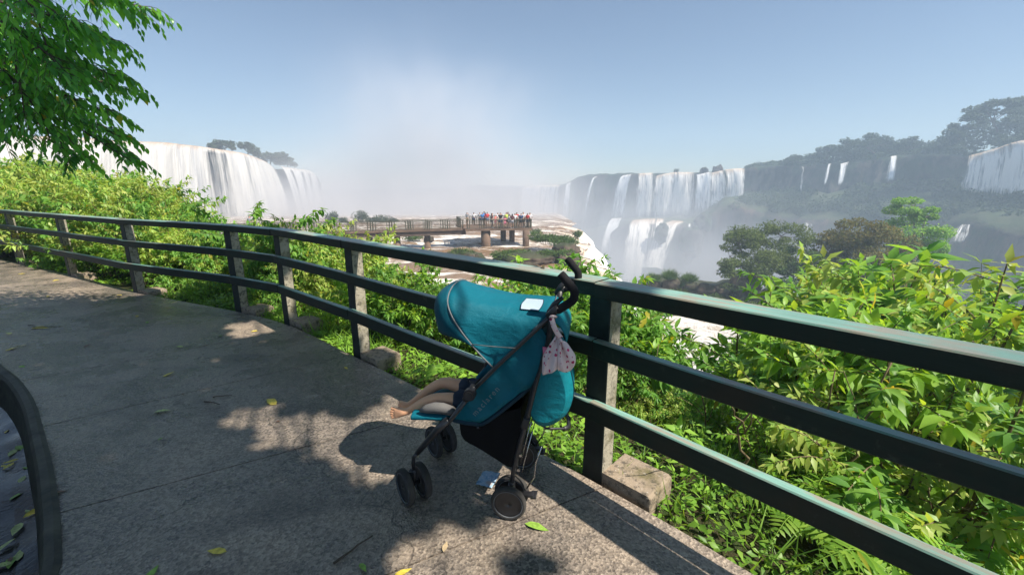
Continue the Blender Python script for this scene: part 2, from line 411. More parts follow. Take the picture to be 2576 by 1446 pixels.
def clump(lv, c, r, n, size, aspect=0.55, shell=0.65, up=0.5, lod=0, droop=0.2):
    """leaves through an ellipsoid, most of them near its skin"""
    d = rdir(n); q = shell + (1 - shell) * RNG.random((n, 1)) ** 0.5
    q = np.where(RNG.random((n, 1)) < 0.2, RNG.random((n, 1)), q)
    P = np.asarray(c) + d * q * np.asarray(r)
    D = unit(d * 0.7 + rdir(n) * 0.9 + np.array([0, 0, -0.25])); N = unit(d * 0.5 + rdir(n) * 0.6 + np.array([0, 0, up]))
    L = size * RNG.uniform(0.65, 1.3, n)
    lv.add(P, D, N, L, L * aspect, droop=droop, lod=lod)

# ================================================================== railing line and terrain
POSTS = [(-16.2, 12.0), (-13.6, 10.75), (-11.05, 9.41), (-8.51, 8.04), (-6.09, 6.70), (-3.78, 5.66), (-2.84, 5.13), (-1.57, 4.04), (0.47, 2.20), (2.31, 0.23), (4.15, -1.74)]
EDGE = [(-60, 30.0)] + POSTS + [(22.0, -21.0)]
EDGE = [np.array(p, float) for p in EDGE]
def edge_dist(x, y):
    """signed distance beyond the railing line (+ towards the river), vectorised"""
    p = np.stack([np.asarray(x, float), np.asarray(y, float)], -1); best = None; sg = None
    for a, b in zip(EDGE[:-1], EDGE[1:]):
        d = b - a; t = np.clip(((p - a) @ d) / (d @ d), 0, 1); q = p - a - t[..., None] * d
        dist = np.sqrt((q ** 2).sum(-1)); s = np.sign(d[0] * q[..., 1] - d[1] * q[..., 0])
        if best is None: best, sg = dist, s
        else: m = dist < best; best = np.where(m, dist, best); sg = np.where(m, s, sg)
    return best * sg
def ground_h(x, y):
    d = edge_dist(x, y); x = np.asarray(x, float)
    slope = 0.50 + 0.10 * np.clip((x - 0.5) / 3.0, 0, 1)
    h = -0.10 - 0.10 * np.clip(d, 0, 1.0) - slope * np.clip(d - 1.0, 0, None)
    n = vnoise(np.stack([x * 0.7, np.asarray(y) * 0.7, np.zeros_like(x)], -1), 3)
    return h + n * 0.16 * np.clip(d - 0.25, 0, 1.5)
def build_ground():
    sp = []; L = 0
    for a, b in zip(EDGE[:-1], EDGE[1:]):
        n = max(2, int(np.linalg.norm(b - a) / 0.35))
        for i in range(n): sp.append(a + (b - a) * i / n)
    sp.append(EDGE[-1]); sp = np.array(sp)
    t = np.gradient(sp, axis=0); t = t / np.linalg.norm(t, axis=1, keepdims=True)
    for _ in range(6): t[1:-1] = (t[:-2] + t[1:-1] * 2 + t[2:]) / 4
    nrm = np.stack([-t[:, 1], t[:, 0]], 1); nrm /= np.linalg.norm(nrm, axis=1, keepdims=True)
    ds = np.concatenate([[-0.30, -0.05], np.linspace(0.02, 3, 14), np.linspace(3.4, 12, 20), np.linspace(13, 40, 14)])
    V = np.zeros((len(sp), len(ds), 3))
    for j, d in enumerate(ds):
        V[:, j, :2] = sp + nrm * d
        V[:, j, 2] = ground_h(V[:, j, 0], V[:, j, 1]) if d > 0 else -0.16
    V[:, -1, 2] = -30
    n, m = len(sp), len(ds); idx = np.arange(n * m).reshape(n, m)
    F = np.stack([idx[:-1, :-1], idx[1:, :-1], idx[1:, 1:], idx[:-1, 1:]], -1).reshape(-1, 4)
    tag(np_mesh('hillside', V.reshape(-1, 3), [F[:, ::-1]], M['soil'], smooth=True), kind='structure')
    k = 3000.0
    tag(np_mesh('ground', [(-k, -k, -72), (k, -k, -72), (k, k, -72), (-k, k, -72)], [[(0, 1, 2, 3)]], M['soil']), kind='structure')
build_ground()

# ------------------------------------------------------------------ path with cast slabs, kerb and wet gutter
KERB = [(-30, 14.6), (-14.0, 8.6), (-9.0, 6.2), (-6.4, 4.85), (-4.92, 3.82), (-4.34, 3.47), (-3.78, 3.08), (-3.16, 2.58), (-2.68, 2.18), (-2.19, 1.74), (-1.97, 1.50), (-1.78, 1.1), (-1.6, 0.4), (-1.55, -0.6), (-1.7, -2), (-2.4, -5)]
RIM = [(-36, 20.2), (-16.2, 12.0), (-13.6, 10.75), (-11.05, 9.41), (-8.59, 8.13), (-5.9, 6.62), (-3.72, 5.57), (-2.69, 4.95), (-1.53, 3.96), (-0.7, 3.235), (0.03, 2.55), (0.41, 2.195), (0.82, 1.79), (1.06, 1.53), (2.31, 0.19), (4.1, -1.75), (6.5, -4.3)]
def smooth2(P, n): return [Vector((p.x, p.y, 0)) for p in catmull([(x, y, 0) for x, y in P], n)]
def cut(poly, a, b):
    """first crossing of line a-b (infinite) with the polyline: arc index"""
    d = (b - a); nrm = Vector((-d.y, d.x))
    for i in range(len(poly) - 1):
        s0 = (poly[i].xy - a.xy).dot(nrm); s1 = (poly[i + 1].xy - a.xy).dot(nrm)
        if s0 * s1 <= 0 and s0 != s1:
            f = s0 / (s0 - s1); q = poly[i].lerp(poly[i + 1], f)
            if (q - a).length < 14: return i + f
    return None
def build_path():
    kl = smooth2(KERB, 260); rl = smooth2(RIM, 260)
    seams = [((-300, 790), (330, 742)), ((-200, 870), (560, 795)), ((43, 959), (537, 866)), ((107, 1072), (537, 972)), ((140, 1293), (847, 1102)), ((330, 1700), (1330, 1300))]
    cuts = [(0.0, 0.0)]
    for p, q in seams:
        a, b = on_z(*p), on_z(*q); ca, cb = cut(kl, a, b), cut(rl, a, b)
        if ca is not None and cb is not None and ca > cuts[-1][0] and cb > cuts[-1][1]: cuts.append((ca, cb))
    cuts.append((len(kl) - 1.001, len(rl) - 1.001))
    def ev(poly, t): i = min(int(t), len(poly) - 2); return poly[i].lerp(poly[i + 1], t - i)
    mb = MB(); G = 0.005
    for c0, c1 in zip(cuts[:-1], cuts[1:]):
        n = 24; m = 10; rows = []
        for i in range(n + 1):
            f = i / n; a = ev(kl, c0[0] + (c1[0] - c0[0]) * f); b = ev(rl, c0[1] + (c1[1] - c0[1]) * f)
            rows.append([a.lerp(b, j / m) for j in range(m + 1)])
        for r0, r1, s in ((rows[0], rows[1], 1), (rows[-1], rows[-2], 1)):       # open the joint
            for j in range(m + 1): r0[j] = r0[j] + (r1[j] - r0[j]).normalized() * G
        def zz(p): return 0.003 * float(vnoise(np.array([[p.x * 1.3, p.y * 1.3, 0]]), 9)[0])
        top = [[Vector((p.x, p.y, zz(p))) for p in r] for r in rows]
        mb.grid([r[::-1] for r in top], 0, True)
        ring = [r[0] for r in top] + top[-1][1:] + [r[-1] for r in top[::-1]][1:] + top[0][::-1][1:-1]
        low = [p + Vector((0, 0, -0.16)) for p in ring]
        b = len(ring); mb.add(ring + low, [(i, (i + 1) % b, b + (i + 1) % b, b + i) for i in range(b)], 0, False)
    tag(mb.build('path', M['path']), kind='structure')
    # bed under the joints
    rows = [[Vector((*ev(kl, t * (len(kl) - 1.01)).lerp(ev(rl, t * (len(rl) - 1.01)), s).xy, -0.022)) for s in (1.0, 0.75, 0.5, 0.25, 0.0)] for t in [i / 120 for i in range(121)]]
    rows = [[Vector((p.x, p.y, -0.022)) for p in r] for r in rows]
    mb = MB(); mb.grid(rows); tag(mb.build('path_bed', M['kerb']), kind='structure')
    # kerb rim, gutter channel and bank on the inner side
    def off(poly, d):
        out = []
        for i, p in enumerate(poly):
            t = (poly[min(i + 1, len(poly) - 1)] - poly[max(i - 1, 0)]).normalized()
            out.append(p + Vector((t.y, -t.x, 0)) * d)
        return out
    def strip(prof, name, m):
        offs = [(off(kl, d), z) for d, z in prof]
        rows = [[Vector((o[i].x, o[i].y, z + 0.013 * float(vnoise(np.array([[o[i].x * 5, o[i].y * 5, z * 9]]), 4)[0]))) for o, z in offs] for i in range(len(kl))]
        mb = MB(); mb.grid(rows, 0, False); tag(mb.build(name, m), kind='structure')
    strip([(-0.003, -0.16), (-0.003, 0.014), (0.02, 0.024), (0.055, 0.018), (0.072, -0.01), (0.08, -0.10), (0.12, -0.27)], 'kerb', M['kerb'])
    k = NM('wet_gutter'); p = k.pos(); nz = k.noise(p, 3.0, 4)
    M['gutter'] = k.done(k.bsdf(k.mix(nz, (0.018, 0.017, 0.015), (0.06, 0.056, 0.05)), k.ramp(nz, [(0.35, 0.12), (0.7, 0.4)]), 0.5, k.bump(k.noise(p, 30, 4), 0.25, 0.01)))
    strip([(0.115, -0.262), (0.2, -0.275), (0.42, -0.28), (0.5, -0.27)], 'gutter', M['gutter'])
    strip([(0.495, -0.275), (0.55, -0.08), (0.7, 0.05), (1.6, 0.35), (4.0, 0.9), (9.0, 1.6)], 'bank', M['soil'])
build_path()

# ------------------------------------------------------------------ railing
def off_poly(P, d):
    """offset a polyline towards the path (+d) with mitred corners"""
    P = [Vector((x, y)) for x, y in P]; out = []
    for i, p in enumerate(P):
        ns = []
        for a, b in ((i - 1, i), (i, i + 1)):
            if a >= 0 and b < len(P):
                t = (P[b] - P[a]).normalized(); ns.append(Vector((t.y, -t.x)))
        n = sum(ns, Vector((0, 0))).normalized(); out.append(p + n * (d / n.dot(ns[0])))
    return out
def build_railing():
    root = tag(empty('railing', (POSTS[8][0], POSTS[8][1], 0)), 'dark green three-rail railing on concrete posts along the path edge', 'railing')
    inv = Vector((-POSTS[8][0], -POSTS[8][1], 0))
    def beam(name, f0, f1, b0, b1, z0, z1, gap=0.0015):
        o = f0.to_3d(); d = (f1 - f0).normalized(); n = Vector((-d.y, d.x))
        ln = (f1 - f0).length
        loc = lambda p: ((p - f0).dot(d), (p - f0).dot(n))
        q = [loc(f0), loc(f1), loc(b1), loc(b0)]
        q = [(q[0][0] + gap, q[0][1]), (q[1][0] - gap, q[1][1]), (q[2][0] - gap, q[2][1]), (q[3][0] + gap, q[3][1])]
        nseg = max(2, int(ln / 0.25)); mb = MB(); rows = []
        for i in range(nseg + 1):
            f = i / nseg; fx, fy = q[0][0] + (q[1][0] - q[0][0]) * f, 0.0; bx, by = q[3][0] + (q[2][0] - q[3][0]) * f, q[3][1]
            wv = 0.0025 * math.sin(fx * 2.3 + z0 * 9 + f0.x * 5); wz = 0.003 * math.sin(fx * 1.7 + f0.y * 3 + z1 * 4); c = 0.006
            ins = lambda s: (fx + (bx - fx) * s, fy + (by - fy) * s + wv)
            wdt = abs(by - fy); e = c / wdt
            ring = [(*ins(0), z0 + c + wz), (*ins(0), z1 - c + wz), (*ins(e), z1 + wz), (*ins(1 - e), z1 + wz), (*ins(1), z1 - c + wz), (*ins(1), z0 + c + wz), (*ins(1 - e), z0 + wz), (*ins(e), z0 + wz)]
            rows.append([Vector(r) for r in ring])
        mb.grid(rows, 0, False, True)
        k = len(rows[0]); mb.add(rows[0], [tuple(range(k))]); mb.add(rows[-1], [tuple(range(k - 1, -1, -1))])
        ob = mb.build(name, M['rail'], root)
        ob.location = Vector((f0.x, f0.y, 0)) + inv; ob.rotation_euler = (0, 0, math.atan2(d.y, d.x))
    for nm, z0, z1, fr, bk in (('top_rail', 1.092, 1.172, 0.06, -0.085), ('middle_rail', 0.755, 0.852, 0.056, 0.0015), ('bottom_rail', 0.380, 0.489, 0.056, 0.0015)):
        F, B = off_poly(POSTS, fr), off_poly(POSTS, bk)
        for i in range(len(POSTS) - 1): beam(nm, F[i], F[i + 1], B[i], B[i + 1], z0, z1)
    post_me = foot_me = None
    for i, (x, y) in enumerate(POSTS):
        a = Vector(POSTS[max(i - 1, 0)]); b = Vector(POSTS[min(i + 1, len(POSTS) - 1)]); d = (b - a).normalized(); ang = math.atan2(d.y, d.x)
        if post_me is None:
            mb = MB(); hw, dp = 0.066, 0.118; rows = []
            for z in (-0.45, 1.0915):
                rows.append([Vector((-hw, 0, z)), Vector((hw, 0, z)), Vector((hw, dp, z)), Vector((-hw, dp, z))])
            k = 4; b0 = 0; mb.v = [tuple(p) for r in rows for p in r]
            for r in range(len(rows) - 1):
                for j in range(4):
                    mb.f.append([r * k + j, r * k + (j + 1) % k, (r + 1) * k + (j + 1) % k, (r + 1) * k + j]); mb.m.append(0 if j in (0, 2) else 1); mb.sm.append(False)
            mb.f.append([len(rows) * 4 - 4 + j for j in range(4)]); mb.m.append(1); mb.sm.append(False)
            po = mb.build('post', [M['post_paint'], M['post_concrete']], root, bevel=0.006); post_me = po.data
        else:
            po = bpy.data.objects.new('post', post_me); COL.objects.link(po); po.parent = root
        po.location = Vector((x, y, 0)) + inv; po.rotation_euler = (0, 0, ang)
        if foot_me is None:
            mb = MB(); rows = []
            for z, s in ((-1.1, 0.0), (-0.5, 0.0), (-0.12, 0.0), (0.03, 0.004), (0.045, 0.018)):
                rows.append([Vector((-0.02 + s, -0.005, z)), Vector((0.30 - s, -0.005, z)), Vector((0.30 - s, 0.27 - s, z)), Vector((-0.02 + s, 0.27 - s, z))])
            mb.grid(rows, 0, False, True); mb.add(rows[-1], [(0, 1, 2, 3)])
            me_o = mb.build('footing', M['foot_concrete'], po, bevel=0.012); foot_me = me_o.data
        else:
            fo = bpy.data.objects.new('footing', foot_me); COL.objects.link(fo); fo.parent = po; me_o = fo
        me_o.location = (0.067, 0.012, 0.0)
build_railing()

# ================================================================== river
def build_river():
    # upper sheet
    xs = np.concatenate([np.linspace(-260, -60, 40), np.linspace(-58, 9, 170)]); ys = np.concatenate([np.linspace(9, 80, 170), np.linspace(81, 260, 60)])
    X, Y = np.meshgrid(xs, ys, indexing='ij')
    lip = 7.6 + (Y - 35) * 0.095 + 0.8 * np.sin(Y * 0.35)
    fr = (X + 58) / 67.0; X2 = np.where(X > -58, -58 + fr * (lip + 58 + 0.2), X)
    P = np.stack([X2 * 0.14, Y * 0.35, np.zeros_like(X)], -1)
    Z = -5.25 + 0.20 * (1 - 2 * np.abs(fbm(P * 1.3, 3, 21))) + 0.16 * fbm(np.stack([X2 * 0.7, Y * 1.4, X * 0], -1), 3, 5)
    Z += -0.9 * np.clip((X2 - lip + 5) / 5, 0, 1) ** 2
    Z = np.where(Y > 95, Z - (Y - 95) * 0.05, Z)
    n, m = X.shape; idx = np.arange(n * m).reshape(n, m)
    F = np.stack([idx[:-1, :-1], idx[1:, :-1], idx[1:, 1:], idx[:-1, 1:]], -1).reshape(-1, 4)
    tag(np_mesh('river', np.stack([X2, Y, Z], -1).reshape(-1, 3), [F], M['river'], smooth=True), kind='structure')
    # lower channel below the near falls
    X, Y = np.meshgrid(np.linspace(7.5, 70, 110), np.linspace(6, 37.5, 90), indexing='ij')
    Z = -9.8 + 0.35 * fbm(np.stack([X * 0.5, Y * 0.5, X * 0], -1), 4, 8) - np.clip(24 - Y, 0, 20) * 0.10
    n, m = X.shape; idx = np.arange(n * m).reshape(n, m)
    F = np.stack([idx[:-1, :-1], idx[1:, :-1], idx[1:, 1:], idx[:-1, 1:]], -1).reshape(-1, 4)
    tag(np_mesh('lower_river', np.stack([X, Y, Z], -1).reshape(-1, 3), [F], M['white_river'], smooth=True), kind='structure')
build_river()

# ------------------------------------------------------------------ falls
def interp(L, f):
    t = f * (len(L) - 1); i = min(int(t), len(L) - 2); return L[i].lerp(L[i + 1], t - i)
def fall(label, lip, bot, m, nu=None, nv=30, ease=0.5, lump=0.5, name='waterfall', gaps=()):
    """lip, bot: lists of (px, py, Y)"""
    T = [at(*p) for p in lip]; B = [at(*p) for p in bot]
    wdt = sum((b - a).length for a, b in zip(T[:-1], T[1:])); nu = nu or max(6, min(110, int(wdt / 0.7)))
    Tn = catmull(T, nu + 1) if len(T) > 2 else [interp(T, i / nu) for i in range(nu + 1)]
    Bn = catmull(B, nu + 1) if len(B) > 2 else [interp(B, i / nu) for i in range(nu + 1)]
    V = []; UV = []; E = []; us = [0]
    for i in range(1, nu + 1): us.append(us[-1] + (Tn[i] - Tn[i - 1]).length)
    pxs = [proj(*p)[0] for p in Tn]; gu = []
    for g0, g1, gv in gaps: u0, u1 = np.interp(g0, pxs, us), np.interp(g1, pxs, us); gu.append(((u0 + u1) / 2, (u1 - u0) / 2, gv))
    for i in range(nu + 1):
        a, b = Tn[i], Bn[i]; h = abs(a.z - b.z)
        for j in range(-2, nv + 1):
            if j < 0:
                back = Vector((a.x, a.y, 0)).normalized(); p = a + back * (1.8 * -j) + Vector((0, 0, 0.12 * -j)); t = 0; vv = 1.8 * j
            else:
                t = j / nv; e = t ** ease; p = Vector((a.x + (b.x - a.x) * e, a.y + (b.y - a.y) * e, a.z + (b.z - a.z) * t ** 1.15)); vv = h * t
            V.append(p); UV.append((us[i], vv)); E.append((min([us[i], us[-1] - us[i]] + [g[2] + max(0, abs(us[i] - g[0]) - g[1]) * 0.8 + 6.0 * max(0, 0.10 - t) * 4 for g in gu]), t))
    V = np.array([tuple(p) for p in V]); UVa = np.array(UV)
    nz = fbm(np.stack([UVa[:, 0] * 0.30, UVa[:, 1] * 0.05, UVa[:, 0] * 0 + 3], -1), 5, 31) * 1.5
    out = -unit(np.stack([V[:, 0], V[:, 1], V[:, 2] * 0], -1)); V = V + out * (nz * lump * np.clip(UVa[:, 1:2].ravel() / 4, 0, 1))[:, None]
    n, k = nu + 1, nv + 3; idx = np.arange(n * k).reshape(n, k)
    F = np.stack([idx[:-1, :-1], idx[:-1, 1:], idx[1:, 1:], idx[1:, :-1]], -1).reshape(-1, 4)
    o = np_mesh(name, V, [F], m, smooth=True, uv=UVa)
    l = o.data.uv_layers.new(name='edge'); li = np.empty(len(o.data.loops), np.int32); o.data.loops.foreach_get('vertex_index', li)
    l.data.foreach_set('uv', np.array(E, np.float32)[li].ravel())
    return tag(o, label, 'waterfall', 'waterfalls of the gorge', 'thing')

# ------------------------------------------------------------------ cliffs
def cliff(name, lip, zb, m, back=60, nr=34, amp=3.0, slope=0.12, step=2.2, seed=1, fs=0.11, backz=None, label=None, rise=2.0):
    P = [at(*p) for p in lip]; L = [0]
    for a, b in zip(P[:-1], P[1:]): L.append(L[-1] + (b - a).length)
    n = int(L[-1] / step) + 2; C = catmull(P, n); zbs = np.interp(np.linspace(0, len(P) - 1, n), range(len(P)), zb) if isinstance(zb, (list, tuple)) else np.full(n, zb)
    bks = None if backz is None else catmull([at(*p) for p in backz], n)
    V = np.zeros((n, nr + 6, 3))
    for i, c in enumerate(C):
        o = -Vector((c.x, c.y, 0)).normalized()
        for j in range(nr + 6):
            if j < 5:
                s = (1 - j / 5)
                if bks is not None: p = c.lerp(bks[i], s)
                else: p = c - o * back * s ** 1.6; p.z += rise * s
            else:
                t = (j - 5) / nr; dz = (c.z - zbs[i]) * t
                p = c + o * (slope * dz + 1.5 * (1 - math.exp(-dz))); p.z = c.z - dz
            V[i, j] = p
    q = V * fs; q[..., 2] *= 0.30; nz = fbm(q, 5, seed)
    wgt = np.concatenate([np.full(5, 0.25), [0.35], np.minimum(1, np.linspace(0.4, 2.0, nr))])
    O = -unit(np.stack([V[..., 0], V[..., 1], V[..., 2] * 0], -1))
    V += O * (nz * amp * wgt)[..., None]; V[..., 2] += fbm(V * 0.3, 3, seed + 9) * 0.9 * np.where(np.arange(nr + 6) < 7, 1, 0.3)
    idx = np.arange(n * (nr + 6)).reshape(n, nr + 6)
    F = np.stack([idx[:-1, :-1], idx[1:, :-1], idx[1:, 1:], idx[:-1, 1:]], -1).reshape(-1, 4)[:, ::-1]
    return tag(np_mesh(name, V.reshape(-1, 3), [F], m, smooth=True), kind='structure')

WALLX = [700, 1000, 1180, 1318, 1413, 1600, 1750, 1870, 1920, 2100, 2400, 2576, 2900, 3400]
WALLY = [480, 440, 390, 330, 300, 270, 250, 235, 230, 210, 180, 160, 130, 90]
def wy(px): return float(np.interp(px, WALLX, WALLY))
def build_far():
    lip = [(760, 486), (1000, 484), (1180, 470), (1318, 472), (1410, 467), (1453, 446), (1496, 438), (1620, 436), (1744, 434), (1870, 426), (1920, 417), (2100, 412), (2230, 395), (2300, 388), (2440, 388), (2576, 352), (2900, 300), (3400, 220)]
    cliff('cliff', [(a, b, wy(a)) for a, b in lip], [-62] * 5 + [-50, -40] + [-24] * 4 + [-20] * 7, M['cliff'], back=220, amp=7.0, seed=3, step=1.5, fs=0.13)
    led = [(1300, 690, 285), (1400, 650, 262), (1500, 610, 246), (1585, 560, 228), (1680, 556, 222), (1745, 562, 215), (1790, 532, 214), (1830, 508, 212), (1880, 520, 205), (2000, 546, 192), (2200, 548, 172), (2380, 556, 150), (2480, 570, 132), (2620, 590, 115), (2900, 610, 95), (3300, 640, 70)]
    bk = [(1300, 640, 305), (1400, 600, 290), (1500, 570, 275), (1585, 548, 262), (1680, 545, 252), (1745, 540, 247), (1790, 515, 240), (1830, 490, 236), (1880, 485, 230), (2000, 482, 216), (2200, 470, 198), (2380, 470, 178), (2480, 478, 165), (2620, 480, 150), (2900, 480, 125), (3300, 480, 95)]
    cliff('rock_ledge', led, -64, M['ledge'], amp=4.0, slope=0.16, seed=17, backz=bk, fs=0.09)
    # wall behind the broad left falls
    ll = [(-700, 330, 70), (-150, 345, 88), (200, 354, 101), (310, 360, 110), (408, 363, 121), (462, 370, 129), (552, 380, 145), (613, 391, 157), (656, 409, 169), (690, 424, 178), (753, 432, 194), (791, 443, 206), (806, 462, 214), (812, 500, 222)]
    cliff('left_cliff', ll, [-14] * 9 + [-20] * 5, M['cliff'], back=130, amp=2.0, slope=0.05, seed=29, fs=0.15)
    MF = mat_fall('thick_falls', 0.30, 0.030, 0.30, 0.50, 0.95, edge=4.0, opaque=1.0, tanh=5.0, thin=(0.24, 0.25, 0.28), white=(0.50, 0.48, 0.45))
    MF2 = mat_fall('split_falls', 0.35, 0.030, 0.34, 0.48, 0.3, edge=2.5, opaque=0.0, seed=3.0, white=(0.56, 0.55, 0.53), thin=(0.30, 0.32, 0.36))
    MD = mat_fall('dim_falls', 0.42, 0.05, 0.34, 0.50, 0.9, edge=3.0, opaque=0.32, seed=7.0, white=(0.95, 0.90, 0.83), thin=(0.55, 0.55, 0.57), tanh=9.0)
    MC = mat_fall('lacy_falls', 0.45, 0.06, 0.33, 0.50, 0.25, edge=1.4, opaque=0.0, seed=11.0)
    MS = mat_fall('ragged_falls', 0.8, 0.12, 0.38, 0.54, 0.1, edge=4.0, opaque=0.0, seed=23.0)
    MW = mat_fall('white_chute', 0.50, 0.16, 0.18, 0.46, 0.75, edge=1.5, opaque=1.0, seed=17.0, thin=(0.62, 0.55, 0.46), tanh=3.0, fade=1.2)
    # left falls
    fall('broad thick white waterfall with a brown lip pouring off the left cliff', [(-600, 330, 70), (-150, 338, 86), (200, 346, 98), (311, 355, 107), (408, 358, 118), (462, 364, 126), (500, 368, 132), (552, 376, 141), (613, 386, 152), (656, 402, 163), (675, 416, 170)],
         [(-760, 640, 58), (-190, 620, 72), (190, 600, 86), (310, 590, 95), (418, 585, 106), (478, 580, 113), (520, 577, 119), (585, 572, 129), (655, 565, 140), (712, 560, 151), (742, 556, 158)], MF, nu=150, lump=1.4, gaps=((524, 540, 1.0), (552, 562, 1.4), (612, 616, 1.9)))
    fall('narrow waterfall in four strands at the end of the left cliff', [(697, 416, 174), (720, 421, 181), (753, 426, 190), (775, 429, 198), (791, 438, 203), (799, 452, 208)],
         [(752, 556, 166), (766, 555, 172), (785, 553, 181), (797, 552, 189), (806, 550, 194), (812, 548, 199)], MF2, nu=70, lump=1.0, gaps=((722, 726, .6), (752, 756, .6), (772, 775, .7)))
    def rf(label, lip, bot, m, d0=5.5, d1=13.0, **k):
        fall(label, [(a, b, wy(a) - d0) for a, b in lip], [(a, b, wy(a) - d1) for a, b in bot], m, **k)
    rf('wide pale waterfall fading into mist behind the viewing deck', [(1316, 471), (1345, 468), (1380, 467), (1412, 466)], [(1302, 600), (1335, 600), (1370, 598), (1400, 596)], MD, d1=15)
    rf('slim white waterfall just right of the pale misty one', [(1424, 464), (1438, 459)], [(1412, 566), (1430, 566)], MC)
    rf('thread of water down the dark cliff, thinnest of the gorge', [(1494, 446), (1503, 445)], [(1466, 548), (1476, 548)], MC)
    rf('tall thin cascade stepping twice down the dark cliff', [(1564, 443), (1590, 438)], [(1534, 552), (1572, 550)], MC)
    fall('lower fan of the thin stepped cascade, spread over rock', [(1536, 552, 250), (1566, 550, 247)], [(1508, 640, 232), (1542, 640, 232)], MC)
    rf('pair of white strands left of the widest far waterfall', [(1604, 437), (1646, 435)], [(1594, 552), (1642, 550)], MD)
    rf('widest far waterfall with a brown streak down its middle', [(1648, 444), (1672, 438), (1700, 434), (1748, 434)], [(1634, 549), (1660, 548), (1695, 548), (1744, 546)], MD, d1=13)
    rf('small veil of water beside the widest far waterfall', [(1750, 441), (1790, 432)], [(1744, 540), (1786, 530)], MC)
    rf('rounded white waterfall spilling over two dark knobs', [(1784, 436), (1822, 428)], [(1776, 530), (1830, 520)], MD)
    rf('row of white strands at the corner of the far cliff', [(1818, 428), (1846, 425), (1876, 424)], [(1824, 514), (1850, 508), (1872, 504)], MD)
    rf('faint thread of water on the shaded cliff below the wooded rim', [(2014, 421), (2022, 420)], [(2010, 486), (2020, 486)], MC)
    rf('short slanting trickle left of the bright ribbon fall', [(2080, 414), (2094, 411)], [(2070, 465), (2080, 465)], MC)
    rf('bright white ribbon fall under the reddish bank', [(2110, 414), (2138, 407)], [(2106, 466), (2120, 466)], MC)
    rf('single broad white ribbon falling from the wooded rim', [(2236, 395), (2258, 391)], [(2226, 456), (2252, 456)], MC)
    rf('long sloping waterfall at the far right of the gorge', [(2432, 394), (2470, 384), (2510, 372), (2560, 356), (2640, 345), (2760, 325)], [(2410, 486), (2452, 490), (2496, 492), (2550, 496), (2640, 500), (2780, 510)], MD, d1=14)
    # lower tier
    fall('frothy lower waterfall pouring off the rock ledge into the mist', [(1586, 556, 223), (1625, 553, 221), (1676, 552, 219)], [(1556, 722, 203), (1604, 722, 202), (1656, 716, 201)], MD, gaps=((1640, 1652, .9),))
    fall('white chute sliding leftwards between two dark rocks', [(1682, 556, 216), (1724, 560, 213)], [(1606, 700, 202), (1668, 704, 202)], MD)
    fall('thin dribble off the dark ledge, right of the white chute', [(1730, 566, 211), (1740, 566, 211)], [(1718, 640, 205), (1730, 640, 205)], MC)
    fall('small square waterfall above the grey tree on the islet', [(2020, 562, 186), (2042, 562, 185)], [(2014, 600, 182), (2046, 600, 181)], MS)
    fall('foaming cascade over red rocks above the leafy sapling', [(2408, 568, 142), (2452, 562, 139)], [(2376, 612, 136), (2446, 610, 133)], MS)
    # near falls off the upper river
    lipn = []; botn = []
    V = []; 
    Ys = np.linspace(20, 82, 90); prof = np.linspace(0, 1, 26); UV = []; E = []
    for y in Ys:
        lx = 7.6 + (y - 35) * 0.095 + 0.8 * math.sin(y * 0.35)
        z0 = -5.25 - 0.9; zb = -10.2 if y < 37 else -10.2 - min(1, (y - 37) / 6) * 34
        for q, t in enumerate(prof):
            dz = (z0 - zb) * max(0, (q - 5) / 20); xx = lx - 3.6 + 0.72 * q if q < 5 else lx + 2.6 * (dz ** 0.5) * 0.62
            V.append((xx, y, -5.25 - 0.9 * max(0, min(1, (xx - lx + 5) / 5)) ** 2 + 0.16 - 0.02 * (5 - min(q, 5)) - dz)); UV.append((y, dz)); E.append((min(y - 20, 82 - y) + 2, t * 0.5))
    V = np.array(V); UVa = np.array(UV); nz = fbm(np.stack([UVa[:, 0] * 0.6, UVa[:, 1] * 0.25, UVa[:, 0] * 0], -1), 4, 41)
    V[:, 0] += nz * 0.45; V[:, 2] += nz * 0.2
    idx = np.arange(len(V)).reshape(90, 26); F = np.stack([idx[:-1, :-1], idx[:-1, 1:], idx[1:, 1:], idx[1:, :-1]], -1).reshape(-1, 4)
    o = np_mesh('waterfall', V, [F], MW, smooth=True, uv=UVa); l = o.data.uv_layers.new(name='edge'); li = np.empty(len(o.data.loops), np.int32); o.data.loops.foreach_get('vertex_index', li)
    l.data.foreach_set('uv', np.array(E, np.float32)[li].ravel())
    tag(o, 'nearby cream-white waterfall rolling off the brown river beside the grassy rocks', 'waterfall', 'waterfalls of the gorge', 'thing')
build_far()
